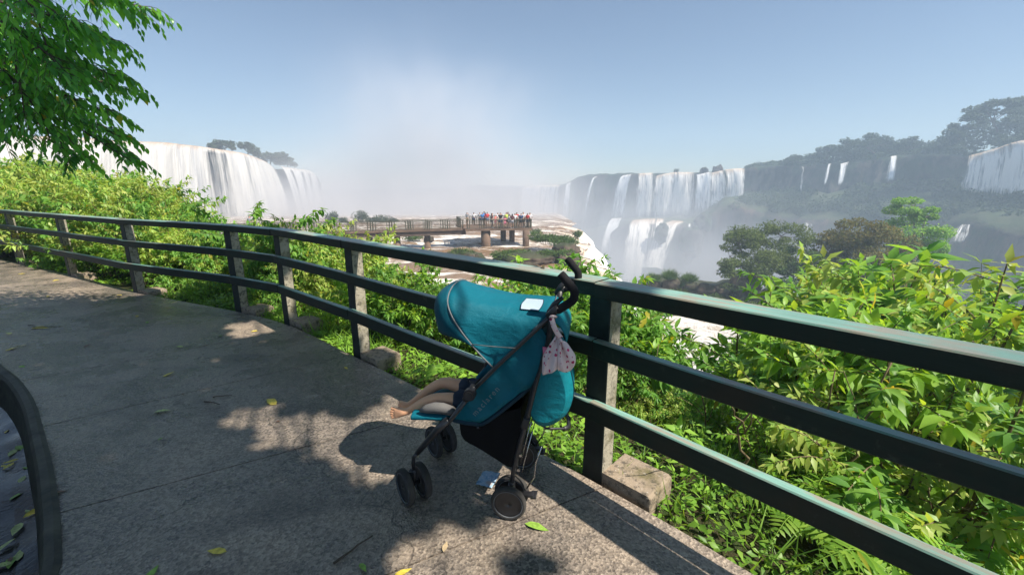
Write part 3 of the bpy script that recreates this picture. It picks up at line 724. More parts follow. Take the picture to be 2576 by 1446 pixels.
# ================================================================== rocks, islets and bushes in the river
def rock(label, c, r, seed, m='river_rock', group=None, name='rock', amp=0.28):
    k = 26; th = np.linspace(0, math.pi, k + 1); ph = np.linspace(0, 2 * math.pi, 36)[:-1]
    T, Pp = np.meshgrid(th, ph, indexing='ij'); d = np.stack([np.sin(T) * np.cos(Pp), np.sin(T) * np.sin(Pp), np.cos(T)], -1)
    q = 1 + amp * 1.6 * fbm(d * 1.6 + seed * 3.1, 4, seed)
    V = d * q[..., None] * np.array(r) + np.array(c)
    n, mm = T.shape; idx = np.arange(n * mm).reshape(n, mm); nx = np.roll(idx, -1, 1)
    F = np.stack([idx[:-1], idx[1:], nx[1:], nx[:-1]], -1).reshape(-1, 4)
    return tag(np_mesh(name, V.reshape(-1, 3), [F], M[m], smooth=True), label, 'rock', group, 'thing')
def bush(label, c, r, n, size, m, group, aspect=0.3, stems=6, name='bush', lumps=7, seed=0):
    rg = random.Random(seed); lv = LV(); c = np.array(c, float); r = np.array(r, float)
    for i in range(lumps):
        a = rg.uniform(0, 6.28); q = rg.uniform(0.2, 0.75)
        cc = c + r * np.array([math.cos(a) * q, math.sin(a) * q, rg.uniform(-0.1, 0.4)]); clump(lv, cc, r * rg.uniform(0.36, 0.62), int(n * 0.75) // lumps, size * 1.45, aspect * 0.8, up=0.7)
    root = tag(empty(name, (c[0], c[1], c[2] - r[2])), label, 'bush', group)
    o = lv.build('foliage', M[m], root); o.matrix_parent_inverse = Matrix.Translation(-Vector((c[0], c[1], c[2] - r[2])))
    mb = MB()
    for i in range(stems):
        a = rg.uniform(0, 6.28); b = Vector((c[0] + math.cos(a) * r[0] * 0.15, c[1] + math.sin(a) * r[1] * 0.15, c[2] - r[2] * 1.05))
        t = Vector((c[0] + math.cos(a) * r[0] * 0.7, c[1] + math.sin(a) * r[1] * 0.7, c[2] + r[2] * 0.4)); mb.tube([b, b.lerp(t, 0.5) + Vector((0, 0, r[2] * 0.1)), t], [r[2] * 0.035, r[2] * 0.025, r[2] * 0.01], 5)
    s = mb.build('stem', M['twig'], root); s.matrix_parent_inverse = Matrix.Translation(-Vector((c[0], c[1], c[2] - r[2])))
    return root
def islets():
    g = 'rocks in the brown river'
    def R_(label, px, py, Y, rx, rz, seed, name='rock', **k):
        c = at(px, py, Y); s = Y / FPX; return rock(label, c, (rx * s, rx * s * 0.8, rz * s), seed, group=g, name=name, **k)
    R_('rounded brown rock with a grassy crown in the river, left of the foaming drop', 1168, 648, 40, 44, 20, 3)
    R_('dark pointed rock beside the foaming drop', 1205, 652, 39.4, 16, 14, 5)
    R_('low grassy rock below the viewing deck, widest in the river', 1315, 655, 38.6, 82, 22, 7)
    R_('small grassy rock at the brink of the near waterfall', 1432, 655, 38.4, 32, 24, 11)
    R_('black wet rock standing in the near waterfall brink', 1440, 652, 36.6, 8, 13, 13)
    R_('brown bare rock under the bushy islet', 1428, 628, 44.0, 32, 16, 15)
    R_('dark rock under a walkway pillar', 1078, 602, 54, 12, 8, 17)
    g2 = 'bushes on river rocks'
    def B_(label, px, py, Y, rx, rz, n, m='leaf_olive', size=0.22, seed=1, ry=0.8):
        c = at(px, py, Y); s = Y / FPX; return bush(label, c, (rx * s, rx * s * ry, rz * s), n, size, M and m, g2, seed=seed)
    B_('dark green bush on the islet beside the deck pillar', 1372, 600, 47.5, 42, 15, 2600, seed=2)
    B_('long low bush trailing along the islet towards the drop', 1425, 610, 46.0, 44, 17, 2600, seed=3)
    B_('small upright bush at the lip above the gorge', 1452, 590, 57, 13, 12, 700, seed=4)
    B_('tiny bush on the waterline right of the deck slab', 1347, 583, 58, 16, 7, 500, seed=5)
    B_('bush on a rock under the walkway', 1036, 597, 55, 26, 10, 1000, seed=6)
    B_('grass mound on the widest river rock', 1295, 640, 38.6, 62, 15, 3200, 'leaf_olive', 0.18, 7)
    B_('grass tuft on the rock right of the foaming drop', 1370, 640, 38.4, 32, 13, 1300, 'leaf_olive', 0.18, 8)
    B_('grass tuft at the brink of the near waterfall', 1422, 638, 38.4, 26, 11, 1100, 'leaf_olive', 0.18, 9)
    B_('grass patch crowning the rounded brown rock', 1160, 632, 40, 32, 8, 900, 'leaf_olive', 0.16, 10)
    for i, (px, py, rx, rz) in enumerate([(834, 549, 15, 15), (862, 557, 10, 6), (909, 547, 17, 17), (936, 555, 13, 8), (966, 553, 18, 11), (990, 557, 10, 6)]):
        bush(['tall misty shrub looming behind the walkway, leftmost of its line', 'low misty shrub between two taller ones behind the walkway', 'tallest misty shrub behind the walkway', 'small misty shrub right of the tallest misty one', 'broad misty shrub behind the walkway', 'last misty shrub of the line behind the walkway'][i],
             at(px, py, 86), (rx * 0.08, rx * 0.08, rz * 0.08), 700, 0.4, 'leaf_far', 'misty shrubs behind the walkway', seed=20 + i)
    for px, py, Y, rx, rz, sd, lab in ((1664, 588, 206, 17, 25, 81, 'tall dark rock knob splitting the lower falls'), (1736, 612, 204, 28, 42, 82, 'broad dark rock mass right of the white chute'), (1770, 560, 214, 22, 24, 83, 'dark knob at the edge of the rock ledge'), (1805, 430, 240, 12, 14, 84, 'dark knob between the white strands on the far lip'), (1772, 432, 244, 9, 12, 85, 'small dark knob beside the widest far waterfall'), (1640, 690, 196, 26, 18, 86, 'misty dark rock low in the spray')):
        c = at(px, py, Y); s = Y / FPX; rock(lab, c, (rx * s, rx * s * 0.8, rz * s), sd, 'cliff', 'rocks among the far falls', amp=0.35)
    # rocky ridge across the channel
    lip = [(1604, 722, 50), (1640, 706, 50), (1700, 704, 50), (1745, 714, 49), (1800, 716, 48), (1840, 712, 48), (1900, 738, 47), (2000, 750, 46), (2200, 768, 44), (2500, 790, 41), (2900, 820, 37), (3400, 850, 32)]
    cliff('rock_ridge', lip, -13.5, M['river_rock'], back=9, rise=-1.5, nr=14, amp=0.9, slope=0.35, step=0.6, seed=51, fs=0.55)
    for i, (px, py, Y, rx, rz, lab) in enumerate([(1640, 716, 49, 22, 18, 'rounded mossy rock at the left end of the ridge'), (1690, 716, 48.6, 24, 22, 'tall dark rock on the ridge under a grass cap'), (1740, 726, 48, 20, 18, 'squat rock on the ridge left of a gap'), (1775, 728, 47, 24, 16, 'flat grey boulder on the ridge'),
                                                 (1815, 730, 46.6, 22, 16, 'grey boulder on the ridge beside the brown one'), (1872, 712, 47, 40, 30, 'large brown boulder at the foot of the grey-leaved tree'), (1930, 750, 45, 34, 20, 'dark boulder under the grey-leaved tree')]):
        rock(lab, at(px, py, Y), (rx * Y / FPX, rx * Y / FPX * 0.8, rz * Y / FPX), 60 + i, group='boulders on the ridge')
    for i, (px, py, rx, rz, lab) in enumerate([(1643, 697, 16, 12, 'round grass tuft at the left end of the ridge'), (1686, 690, 18, 14, 'largest round grass tuft on the ridge'), (1734, 697, 20, 12, 'spiky grass tuft right of the largest one on the ridge'), (1712, 712, 14, 9, 'low grass tuft between ridge rocks')]):
        c = np.array(at(px, py, 48.4)); lv = LV(); n = 520; s = 48.4 / FPX
        P = c + RNG.normal(size=(n, 3)) * np.array([rx * .3, rx * .25, 1]) * s; P[:, 2] = c[2] - rz * s; D = unit(np.stack([RNG.normal(size=n) * .7, RNG.normal(size=n) * .7, np.ones(n)], -1))
        lv.add(P, D, rdir(n), rz * s * 2.1 * RNG.uniform(.6, 1.1, n), 0.07, droop=0.35)
        tag(lv.build('grass_tuft', M['leaf_olive']), lab, 'grass tuft', 'grass tufts on the ridge', 'thing')
    for i, (px, py, Y, rx, rz) in enumerate([(1790, 752, 46, 40, 18), (1850, 762, 45, 45, 22), (1920, 776, 44, 55, 26), (2000, 785, 43, 60, 30), (2090, 780, 43, 60, 34), (1690, 738, 47, 36, 14), (2180, 790, 42, 60, 30), (2290, 790, 41, 70, 34), (2420, 800, 40, 80, 40), (2550, 810, 38, 80, 44)]):
        bush('scrubby brown-green bush on the shaded face of the ridge', at(px, py, Y), (rx * Y / FPX, rx * Y / FPX * 0.7, rz * Y / FPX), 900, 0.24, ['leaf_olive', 'leaf_far', 'leaf_grey'][i % 3], 'scrub on the ridge', seed=70 + i)
islets()

# ------------------------------------------------------------------ trees of the islet, the left cliff and the far rim
def limb(mb, a, b, r0, r1, rg, n=5, wob=0.06):
    a, b = Vector(a), Vector(b); L = (b - a).length; pts = []
    for i in range(n + 1):
        f = i / n; p = a.lerp(b, f); w_ = wob * L * math.sin(f * math.pi)
        pts.append(p + Vector((rg.uniform(-1, 1) * w_, rg.uniform(-1, 1) * w_, rg.uniform(-0.5, 1) * w_)))
    mb.tube(pts, [r0 + (r1 - r0) * i / n for i in range(n + 1)], 6)
def tree(label, base, crowns, m, group, size=0.3, trunk_r=0.12, seed=0, twigs=5, aspect=0.55, shell=0.6, name='tree', up=0.6, bark='bark_far'):
    """base (px,py,Y); crowns [(px,py,dY,rx,ry,n)]"""
    rg = random.Random(seed); b = at(*base); Y = base[2]; s = Y / FPX
    sp_ = 0.82 if size < 0.5 else 0.66
    root = tag(empty(name, b), label, 'tree', group); inv = Matrix.Translation(-b); lv = LV(); mb = MB()
    cs = [(at(px, py, Y + dY), rx * s, ry * s, n) for px, py, dY, rx, ry, n in crowns]
    top = sum((c for c, *_ in cs), Vector()) / len(cs); fork = b.lerp(Vector((top.x, top.y, b.z + (top.z - b.z) * 0.45)), 0.85)
    limb(mb, b - Vector((0, 0, 0.3)), fork, trunk_r, trunk_r * 0.7, rg)
    for c, rx, rz, n in cs:
        limb(mb, fork, c, trunk_r * 0.6, trunk_r * 0.22, rg)
        k = max(4, n // 160)
        for i in range(k):
            d = Vector(rdir(1)[0]); cc = c + Vector((d.x * rx * sp_, d.y * rx * sp_, d.z * rz * sp_)); q = rg.uniform(0.26, 0.48) * (1 if size < 0.5 else 1.35)
            clump(lv, cc, (rx * q, rx * q, rz * q * 0.85), int(1.7 * n) // k, size, aspect, shell=shell, up=up)
            if i < twigs: limb(mb, c, cc, trunk_r * 0.22, trunk_r * 0.07, rg, 3)
    o = lv.build('crown', M[m], root); o.matrix_parent_inverse = inv
    o = mb.build('trunk', M[bark], root); o.matrix_parent_inverse = inv
    return root
def trees():
    g = 'trees on the rocky islet'
    tree('flat-topped grey-leaved tree with bare branches showing, tallest at the left of the islet', (1915, 748, 49), [(1855, 612, 0, 56, 36, 1300), (1905, 596, 0.5, 62, 34, 1400), (1965, 594, 0, 62, 34, 1400), (2020, 610, 0.5, 50, 32, 1100), (1835, 645, 0, 40, 30, 800), (1930, 630, 0.5, 70, 34, 1300)], 'leaf_grey', g, 0.24, 0.13, 1, twigs=7, shell=0.5)
    tree('soft grey-green tree low in front of the flat-topped one', (1900, 762, 47), [(1852, 668, 0, 48, 34, 1500), (1905, 665, -1, 52, 36, 1600), (1958, 660, 0, 48, 34, 1400), (1840, 705, 0, 34, 24, 800), (1900, 712, -0.5, 50, 34, 1300)], 'leaf_grey', g, 0.24, 0.12, 2, twigs=6)
    tree('dark olive tree in the middle of the islet', (2010, 775, 46), [(2020, 650, 1, 55, 38, 1700), (2060, 700, 0, 60, 44, 1900), (1985, 712, -1, 50, 44, 1600), (2050, 745, -1.5, 60, 34, 1400)], 'leaf_olive', g, 0.26, 0.14, 3)
    tree('big round tree with rusty yellow leaves on the islet', (2160, 775, 46), [(2170, 590, 0, 72, 42, 2600), (2125, 625, 0, 62, 44, 2100), (2220, 622, 0, 62, 42, 2100), (2175, 665, -1.5, 78, 44, 2500), (2110, 690, -1, 52, 40, 1500), (2240, 680, -0.5, 50, 42, 1400)], 'leaf_rust', g, 0.28, 0.16, 4)
    tree('tall fresh green tree rising behind the rusty one', (2300, 770, 50), [(2300, 518, 0, 46, 22, 1200), (2268, 540, 0.5, 36, 22, 800), (2332, 544, 0, 32, 20, 700), (2300, 582, 0, 62, 36, 2100), (2340, 610, 0, 40, 34, 1300), (2285, 640, -1, 55, 40, 1500)], 'leaf_mid', g, 0.26, 0.15, 5)
    tree('rusty shrubby tree in front of the tall green one', (2270, 790, 44), [(2290, 690, 0, 48, 38, 1500), (2335, 710, 0, 44, 40, 1300), (2250, 720, 0, 44, 36, 1200)], 'leaf_rust', g, 0.26, 0.12, 6)
    tree('light green leafy tree low on the right flank of the islet', (2150, 800, 43), [(2160, 702, 0, 46, 26, 1300), (2110, 725, 0, 48, 30, 1200), (2210, 722, 0, 48, 30, 1200), (2160, 750, -1, 60, 30, 1300)], 'leaf_olive', g, 0.25, 0.12, 7)
    g = 'trees above the left falls'
    tree('flat-topped tree above the broad left waterfall, left of the pair', (566, 380, 150), [(556, 361, 0, 14, 7, 260), (572, 360, 0, 15, 7, 260), (584, 368, 0, 10, 6, 160), (545, 372, 0, 10, 5, 140)], 'leaf_far', g, 0.8, 0.28, 11)
    tree('thin-stemmed tree above the broad left waterfall, right of the pair', (622, 391, 160), [(603, 366, 0, 9, 6, 160), (620, 367, 0, 14, 8, 260), (634, 375, 0, 12, 8, 200), (640, 385, 0, 12, 8, 200)], 'leaf_far', g, 0.8, 0.3, 12)
    tree('bushy dark tree on the rock gap between the left falls', (680, 412, 178), [(668, 393, 0, 16, 9, 300), (690, 390, 0, 18, 10, 360), (706, 397, 0, 16, 10, 300), (660, 403, 0, 14, 8, 240)], 'leaf_far', g, 0.9, 0.3, 13)
    tree('low dark tree nearest the strands at the end of the left cliff', (724, 418, 190), [(722, 406, 0, 16, 8, 280), (738, 411, 0, 10, 6, 180), (706, 410, 0, 14, 7, 220)], 'leaf_far', g, 0.9, 0.28, 14)
    tree('tiny shrub-like tree on the lip of the broad left waterfall', (530, 371, 142), [(529, 366, 0, 9, 3.5, 140)], 'leaf_far', g, 0.6, 0.2, 15)
    g = 'trees along the far rim'
    tree('spreading umbrella tree highest on the far right hilltop', (2510, 330, 172), [(2470, 272, 0, 26, 11, 500), (2510, 262, 0, 34, 11, 700), (2548, 256, 0, 26, 11, 500), (2530, 282, 0, 34, 12, 600), (2460, 290, 0, 22, 10, 380)], 'leaf_far', g, 0.9, 0.4, 21)
    tree('leaning tree on the shoulder of the far hill', (2410, 350, 186), [(2420, 318, 0, 24, 13, 500), (2450, 300, 0, 28, 14, 600), (2395, 336, 0, 20, 12, 400)], 'leaf_far', g, 0.9, 0.35, 22)
    tree('tall bushy tree rising at the middle of the far rim', (2200, 384, 206), [(2200, 347, 0, 24, 11, 500), (2170, 358, 0, 30, 13, 600), (2130, 362, 0, 26, 14, 520), (2230, 362, 0, 22, 13, 440)], 'leaf_far', g, 0.9, 0.35, 23)
    tree('rounded tree right of the tall bushy one on the far rim', (2285, 384, 200), [(2285, 354, 0, 20, 11, 420), (2266, 362, 0, 16, 10, 320), (2310, 366, 0, 16, 10, 300)], 'leaf_far', g, 0.9, 0.3, 24)
    tree('small dark tree where the far rim begins to rise', (2080, 400, 216), [(2080, 378, 0, 22, 10, 420), (2060, 388, 0, 18, 9, 320), (2105, 380, 0, 18, 10, 340)], 'leaf_far', g, 0.9, 0.3, 25)
    tree('low round tree left along the far rim', (2015, 410, 222), [(2015, 396, 0, 22, 8, 360), (1990, 404, 0, 18, 7, 280)], 'leaf_far', g, 0.9, 0.3, 26)
    tree('tiny lone tree above the widest far waterfall', (1698, 434, 262), [(1698, 428, 0, 8, 4, 120)], 'leaf_far', g, 0.8, 0.25, 27)
    # woods covering the far rim and the slopes below it
    lv = LV(); sky_ = [(1870, 423), (1920, 413), (1970, 406), (2010, 396), (2070, 378), (2110, 366), (2200, 356), (2260, 362), (2310, 372), (2370, 346), (2400, 330), (2440, 312), (2500, 292), (2560, 280), (2700, 262), (3000, 220)]
    low = [(1870, 424), (1920, 416), (2100, 411), (2230, 393), (2300, 386), (2440, 388), (2576, 352), (2900, 300), (3000, 280)]
    rg = random.Random(5)
    for i in range(420):
        px = rg.uniform(1880, 2950); a = np.interp(px, *zip(*sky_)); b = np.interp(px, *zip(*low))
        f = rg.random(); py = b + (a - b) * f; Y = wy(px) + 2 + 16 * f + rg.uniform(-2, 4); s = Y / FPX; r = rg.uniform(8, 15)
        clump(lv, at(px, py + r * 0.5, Y), (r * s * 1.2, r * s * 1.2, r * s * 0.9), 130, 0.95, 0.7, shell=0.7, up=0.7)
    for i in range(420):
        px = rg.uniform(1800, 2800); f = rg.random() ** 0.8
        py = np.interp(px, [1800, 1880, 2000, 2200, 2400, 2800], [530, 515, 540, 545, 550, 600]); pb = np.interp(px, [1800, 1880, 2000, 2400, 2800], [515, 490, 478, 455, 440])
        if vnoise(np.array([[px * 0.012, f * 3, 0]]), 77)[0] < -0.25: continue
        Yf = np.interp(px, [1800, 1880, 2000, 2200, 2400, 2800], [213, 205, 192, 172, 148, 100]); Yb = wy(px) - 4
        r = rg.uniform(7, 14); Y = Yf + (Yb - Yf) * f; s = Y / FPX
        clump(lv, at(px, py + (pb - py) * f - r * 0.2, Y), (r * s * 1.3, r * s * 1.3, r * s * 0.9), 110, 0.9, 0.7, shell=0.7, up=0.7)
    tag(lv.build('woods', M['leaf_far']), kind='stuff')
trees()

# ================================================================== viewing deck
def deck():
    m_con = plain('weathered_concrete', (0.15, 0.10, 0.07), 0.85, 0.2, var=0.35, scale=1.2); m_rail = plain('green_brown_railing_paint', (0.06, 0.06, 0.038), 0.7, 0.3, var=0.3, scale=6)
    m_dark = plain('dark_beam_concrete', (0.10, 0.07, 0.055), 0.85, 0.2, var=0.3, scale=1.5); m_wire = plain('dull_wire_mesh', (0.09, 0.07, 0.05), 0.7, 0.3)  # beams get a darker brown than the slabs
    zf = -3.05; a = Vector((-37.0, 40.6, 0)); b = Vector((-5.35, 50.0, 0)); d = (b - a).normalized(); n = Vector((-d.y, d.x, 0)); L = (b - a).length
    root = tag(empty('viewing_deck', (a.x, a.y, zf)), 'brown concrete walkway and lookout platform on round pillars over the river', 'viewing deck'); inv = Matrix.Translation(-Vector((a.x, a.y, zf)))
    def fin(mb, name, m): o = mb.build(name, m, root); o.matrix_parent_inverse = inv; return o
    rot = Matrix(((d.x, n.x, 0), (d.y, n.y, 0), (0, 0, 1)))
    P = lambda s, t, z: a + d * s + n * t + Vector((0, 0, z))
    mb = MB(); mb.box(P(L / 2, 0.9, zf - 0.09), (L, 1.9, 0.18), rot); fin(mb, 'walkway_slab', m_con)
    mb = MB(); mb.box(P(L / 2, 0.35, zf - 0.44), (L, 0.45, 0.5), rot); fin(mb, 'beam', m_dark)
    mb = MB(); mb.box(P(L / 2, 1.45, zf - 0.44), (L, 0.45, 0.5), rot); fin(mb, 'beam', m_dark)
    # platform
    W, D0, D1 = 8.15, -0.55, 6.4
    pl = [P(L - 0.2, D0, 0), P(L + W - 0.4, D0 - 0.75, 0), P(L + W, D1 - 2.0, 0), P(L + W - 1.6, D1, 0), P(L - 0.2, D1, 0)]
    mb = MB(); k = len(pl); mb.add([p + Vector((0, 0, zf + 0.003)) for p in pl] + [p + Vector((0, 0, zf - 0.24)) for p in pl], [tuple(range(k)), tuple(range(2 * k - 1, k - 1, -1))] + [(i, k + i, k + (i + 1) % k, (i + 1) % k) for i in range(k)])
    fin(mb, 'platform_slab', m_con)
    for px, py, Y, r in ((1222, 600, 50.6, 0.56), (1323, 600, 50.7, 0.40), (1266, 590, 55.5, 0.36), (1288, 590, 55.2, 0.36)):
        c = at(px, py, Y); mb = MB(); mb.tube([(c.x, c.y, -9), (c.x, c.y, -5), (c.x, c.y, zf - 0.242)], [r, r * 0.98, r], 20); fin(mb, 'pillar', m_con)
    for s in (4, 10.5, 17, 22.2, 25.2, 28.6):
        c = P(s, 0.9, 0); mb = MB(); mb.tube([(c.x, c.y, -9), (c.x, c.y, zf - 0.692)], 0.36, 16); fin(mb, 'pillar', m_con)
    def panels(p0, p1, step=2.05):
        Lg = (p1 - p0).length; dd = (p1 - p0) / Lg; m = max(1, round(Lg / step)); up = Vector((0, 0, 1)); nn = Vector((-dd.y, dd.x, 0)); rt = Matrix(((dd.x, nn.x, 0), (dd.y, nn.y, 0), (0, 0, 1)))
        for i in range(m):
            q0 = p0 + dd * (Lg * i / m); w_ = Lg / m; mb = MB()
            mb.box(q0 + dd * (w_ / 2) + up * 1.0, (w_ - 0.004, 0.10, 0.07), rt, 0); mb.box(q0 + dd * (w_ / 2) + up * 0.16, (w_ - 0.004, 0.05, 0.05), rt, 0)
            for f, hw in ((0.06, 0.09), (0.20, 0.05), (0.80, 0.05), (0.94, 0.09)):
                mb.box(q0 + dd * (w_ * f) + up * 0.482, (hw, 0.08, 0.962), rt, 0)
            for j in range(9): mb.box(q0 + dd * (w_ / 2) + up * (0.24 + 0.082 * j), (w_ - 0.01, 0.012, 0.014), rt, 1)
            for j in range(14): mb.box(q0 + dd * (w_ * (j + 0.5) / 14) + up * 0.575, (0.012, 0.010, 0.77), rt, 1)
            fin(mb, 'railing_panel', [m_rail, m_wire])
    zv = Vector((0, 0, zf))
    panels(P(0, 0.06, zf), P(L - 0.25, 0.06, zf)); panels(P(0, 1.75, zf), P(L - 0.25, 1.75, zf))
    ins = [p + zv for p in pl]; cen = sum(ins, Vector()) / k
    ins = [p.lerp(cen, 0.03) for p in ins]
    panels(ins[0], ins[1], 1.9); panels(ins[1], ins[2], 1.9); panels(ins[2], ins[3], 1.9); panels(ins[3], ins[4], 1.9); panels(ins[4], P(L - 0.3, 1.95, zf), 1.9)
    return zf
ZDECK = deck()

# ------------------------------------------------------------------ people on the deck
def skin_mesh(name, joints, edges, mats, parent=None, sub=1, root=None):
    """joints {name: (pos, radius)}"""
    keys = list(joints); me = bpy.data.meshes.new(name); me.from_pydata([joints[k][0] for k in keys], [(keys.index(a), keys.index(b)) for a, b in edges], [])
    o = link(name, me, mats, parent); md = o.modifiers.new('skin', 'SKIN'); md.use_smooth_shade = True
    for i, kx in enumerate(keys):
        r = joints[kx][1]; sv = me.skin_vertices[0].data[i]; sv.radius = (r, r) if not isinstance(r, tuple) else r; sv.use_root = (kx == (root or keys[0]))
    s = o.modifiers.new('sub', 'SUBSURF'); s.levels = sub; s.render_levels = sub
    dg = bpy.context.evaluated_depsgraph_get(); ev = o.evaluated_get(dg); new = bpy.data.meshes.new_from_object(ev)
    o.modifiers.clear(); old = o.data; o.data = new; new.name = name; bpy.data.meshes.remove(old)
    new.polygons.foreach_set('use_smooth', np.ones(len(new.polygons), bool))
    return o
SKINS = [plain('skin_tone_%s' % n, c, 0.55, 0.4, var=0.08, scale=30) for n, c in (('tan', (0.42, 0.24, 0.16)), ('brown', (0.26, 0.14, 0.09)), ('light', (0.55, 0.34, 0.25)))]
CL = {n: plain('cloth_' + n, c, 0.85, 0.2, var=0.15, scale=20) for n, c in dict(white=(0.72, 0.72, 0.74), grey=(0.30, 0.31, 0.34), black=(0.02, 0.02, 0.025), maroon=(0.10, 0.03, 0.035), blue=(0.05, 0.22, 0.55), red=(0.60, 0.05, 0.05), pink=(0.60, 0.16, 0.25), lime=(0.45, 0.55, 0.10), navy=(0.03, 0.05, 0.12), denim=(0.10, 0.15, 0.26), khaki=(0.36, 0.30, 0.20), coral=(0.65, 0.22, 0.18)).items()}
HAIR = {n: plain('hair_' + n, c, 0.5, 0.4, var=0.2) for n, c in dict(dark=(0.015, 0.012, 0.010), brown=(0.06, 0.035, 0.02)).items()}
def person(label, px, Y, face, h, shirt, legs, arms='down', shorts=True, tone=0, hair='dark', long=False, zf=None, lean=0.0, parent=None):
    zf = ZDECK if zf is None else zf; x = (px - 1288) / FPX * (Y * CP - (zf + 1 - EYE) * SP); s = h / 1.74
    V = lambda X, Yq, Z: (X * s, (Yq - lean * max(0, Z - 0.95)) * s, Z * s)
    J = dict(pelvis=(V(0, 0, .96), .115), spine=(V(0, .01, 1.14), .115), chest=(V(0, 0, 1.33), .13), neck=(V(0, 0, 1.49), .055), head0=(V(0, -.015, 1.575), .078), head1=(V(0, -.02, 1.645), .092), crown=(V(0, -.01, 1.70), .07))
    E_ = [('pelvis', 'spine'), ('spine', 'chest'), ('chest', 'neck'), ('neck', 'head0'), ('head0', 'head1'), ('head1', 'crown')]
    for sd_, q in (('l', 1), ('r', -1)):
        if arms == 'down': el, wr, hd = (q * .27, .03, 1.13), (q * .28, -.05, .90), (q * .27, -.08, .81)
        elif arms == 'rail': el, wr, hd = (q * .26, -.08, 1.15), (q * .20, -.28, 1.06), (q * .18, -.36, 1.04)
        elif arms == 'camera': el, wr, hd = (q * .25, -.14, 1.25), (q * .10, -.26, 1.50), (q * .06, -.25, 1.60)
        else: el, wr, hd = ((.42, -.12, 1.38), (.66, -.16, 1.43), (.75, -.18, 1.45)) if q > 0 else ((-.27, .03, 1.13), (-.28, -.05, .90), (-.27, -.08, .81))
        J.update({'sh' + sd_: (V(q * .185, 0, 1.415), .055), 'el' + sd_: (V(*el), .042), 'wr' + sd_: (V(*wr), .028), 'hd' + sd_: (V(*hd), .036),
                  'hip' + sd_: (V(q * .095, 0, .88), .092), 'kn' + sd_: (V(q * .11, -.02, .50), .058), 'an' + sd_: (V(q * .11, .02, .09), .038), 'toe' + sd_: (V(q * .13, -.15, .035), .035)})
        E_ += [('chest', 'sh' + sd_), ('sh' + sd_, 'el' + sd_), ('el' + sd_, 'wr' + sd_), ('wr' + sd_, 'hd' + sd_), ('pelvis', 'hip' + sd_), ('hip' + sd_, 'kn' + sd_), ('kn' + sd_, 'an' + sd_), ('an' + sd_, 'toe' + sd_)]
    J = {k_: (p, r * s) for k_, (p, r) in J.items()}
    o = skin_mesh('person', J, E_, SKINS[tone]); tag(o, label, 'person', 'people on the viewing deck')
    o.location = (x, Y, zf + 0.006); o.rotation_euler = (0, 0, R(face))
    g = lambda names, add: {k_: (J[k_][0], J[k_][1] + add * s) for k_ in names}
    mid = lambda a_, b_, f, r: (tuple(Vector(J[a_][0]).lerp(Vector(J[b_][0]), f)), r * s)
    T = g(['pelvis', 'spine', 'chest', 'shl', 'shr'], 0.02); T['el0'] = mid('shl', 'ell', .7, .062); T['el1'] = mid('shr', 'elr', .7, .062); T['nk'] = mid('chest', 'neck', .55, .09)
    skin_mesh('shirt', T, [('pelvis', 'spine'), ('spine', 'chest'), ('chest', 'shl'), ('chest', 'shr'), ('shl', 'el0'), ('shr', 'el1'), ('chest', 'nk')], CL[shirt], o)
    Bt = g(['pelvis', 'hipl', 'hipr'], 0.024)
    for q in 'lr':
        if shorts: Bt['k' + q] = mid('hip' + q, 'kn' + q, .8, .085)
        else: Bt['k' + q] = (J['kn' + q][0], .075 * s); Bt['a' + q] = mid('kn' + q, 'an' + q, .93, .058)
    e = [('pelvis', 'hipl'), ('pelvis', 'hipr'), ('hipl', 'kl'), ('hipr', 'kr')] + ([] if shorts else [('kl', 'al'), ('kr', 'ar')])
    skin_mesh('shorts' if shorts else 'trousers', Bt, e, CL[legs], o)
    hx = {'a': (V(0, .012, 1.685), .098 * s), 'b': (V(0, .04, 1.62), .092 * s)}; he = [('a', 'b')]
    if long: hx['c'] = (V(0, .07, 1.50), .075 * s); hx['d'] = (V(0, .08, 1.38), .05 * s); he += [('b', 'c'), ('c', 'd')]
    skin_mesh('hair', hx, he, HAIR[hair], o)
    mb = MB()
    for q in (1, -1): mb.blob(V(q * .125, -.06, .045), (.05 * s, .125 * s, .045 * s), 10, 6)
    mb.build('shoes', CL['white' if shirt in ('white', 'maroon') else 'black'], o)
    return o
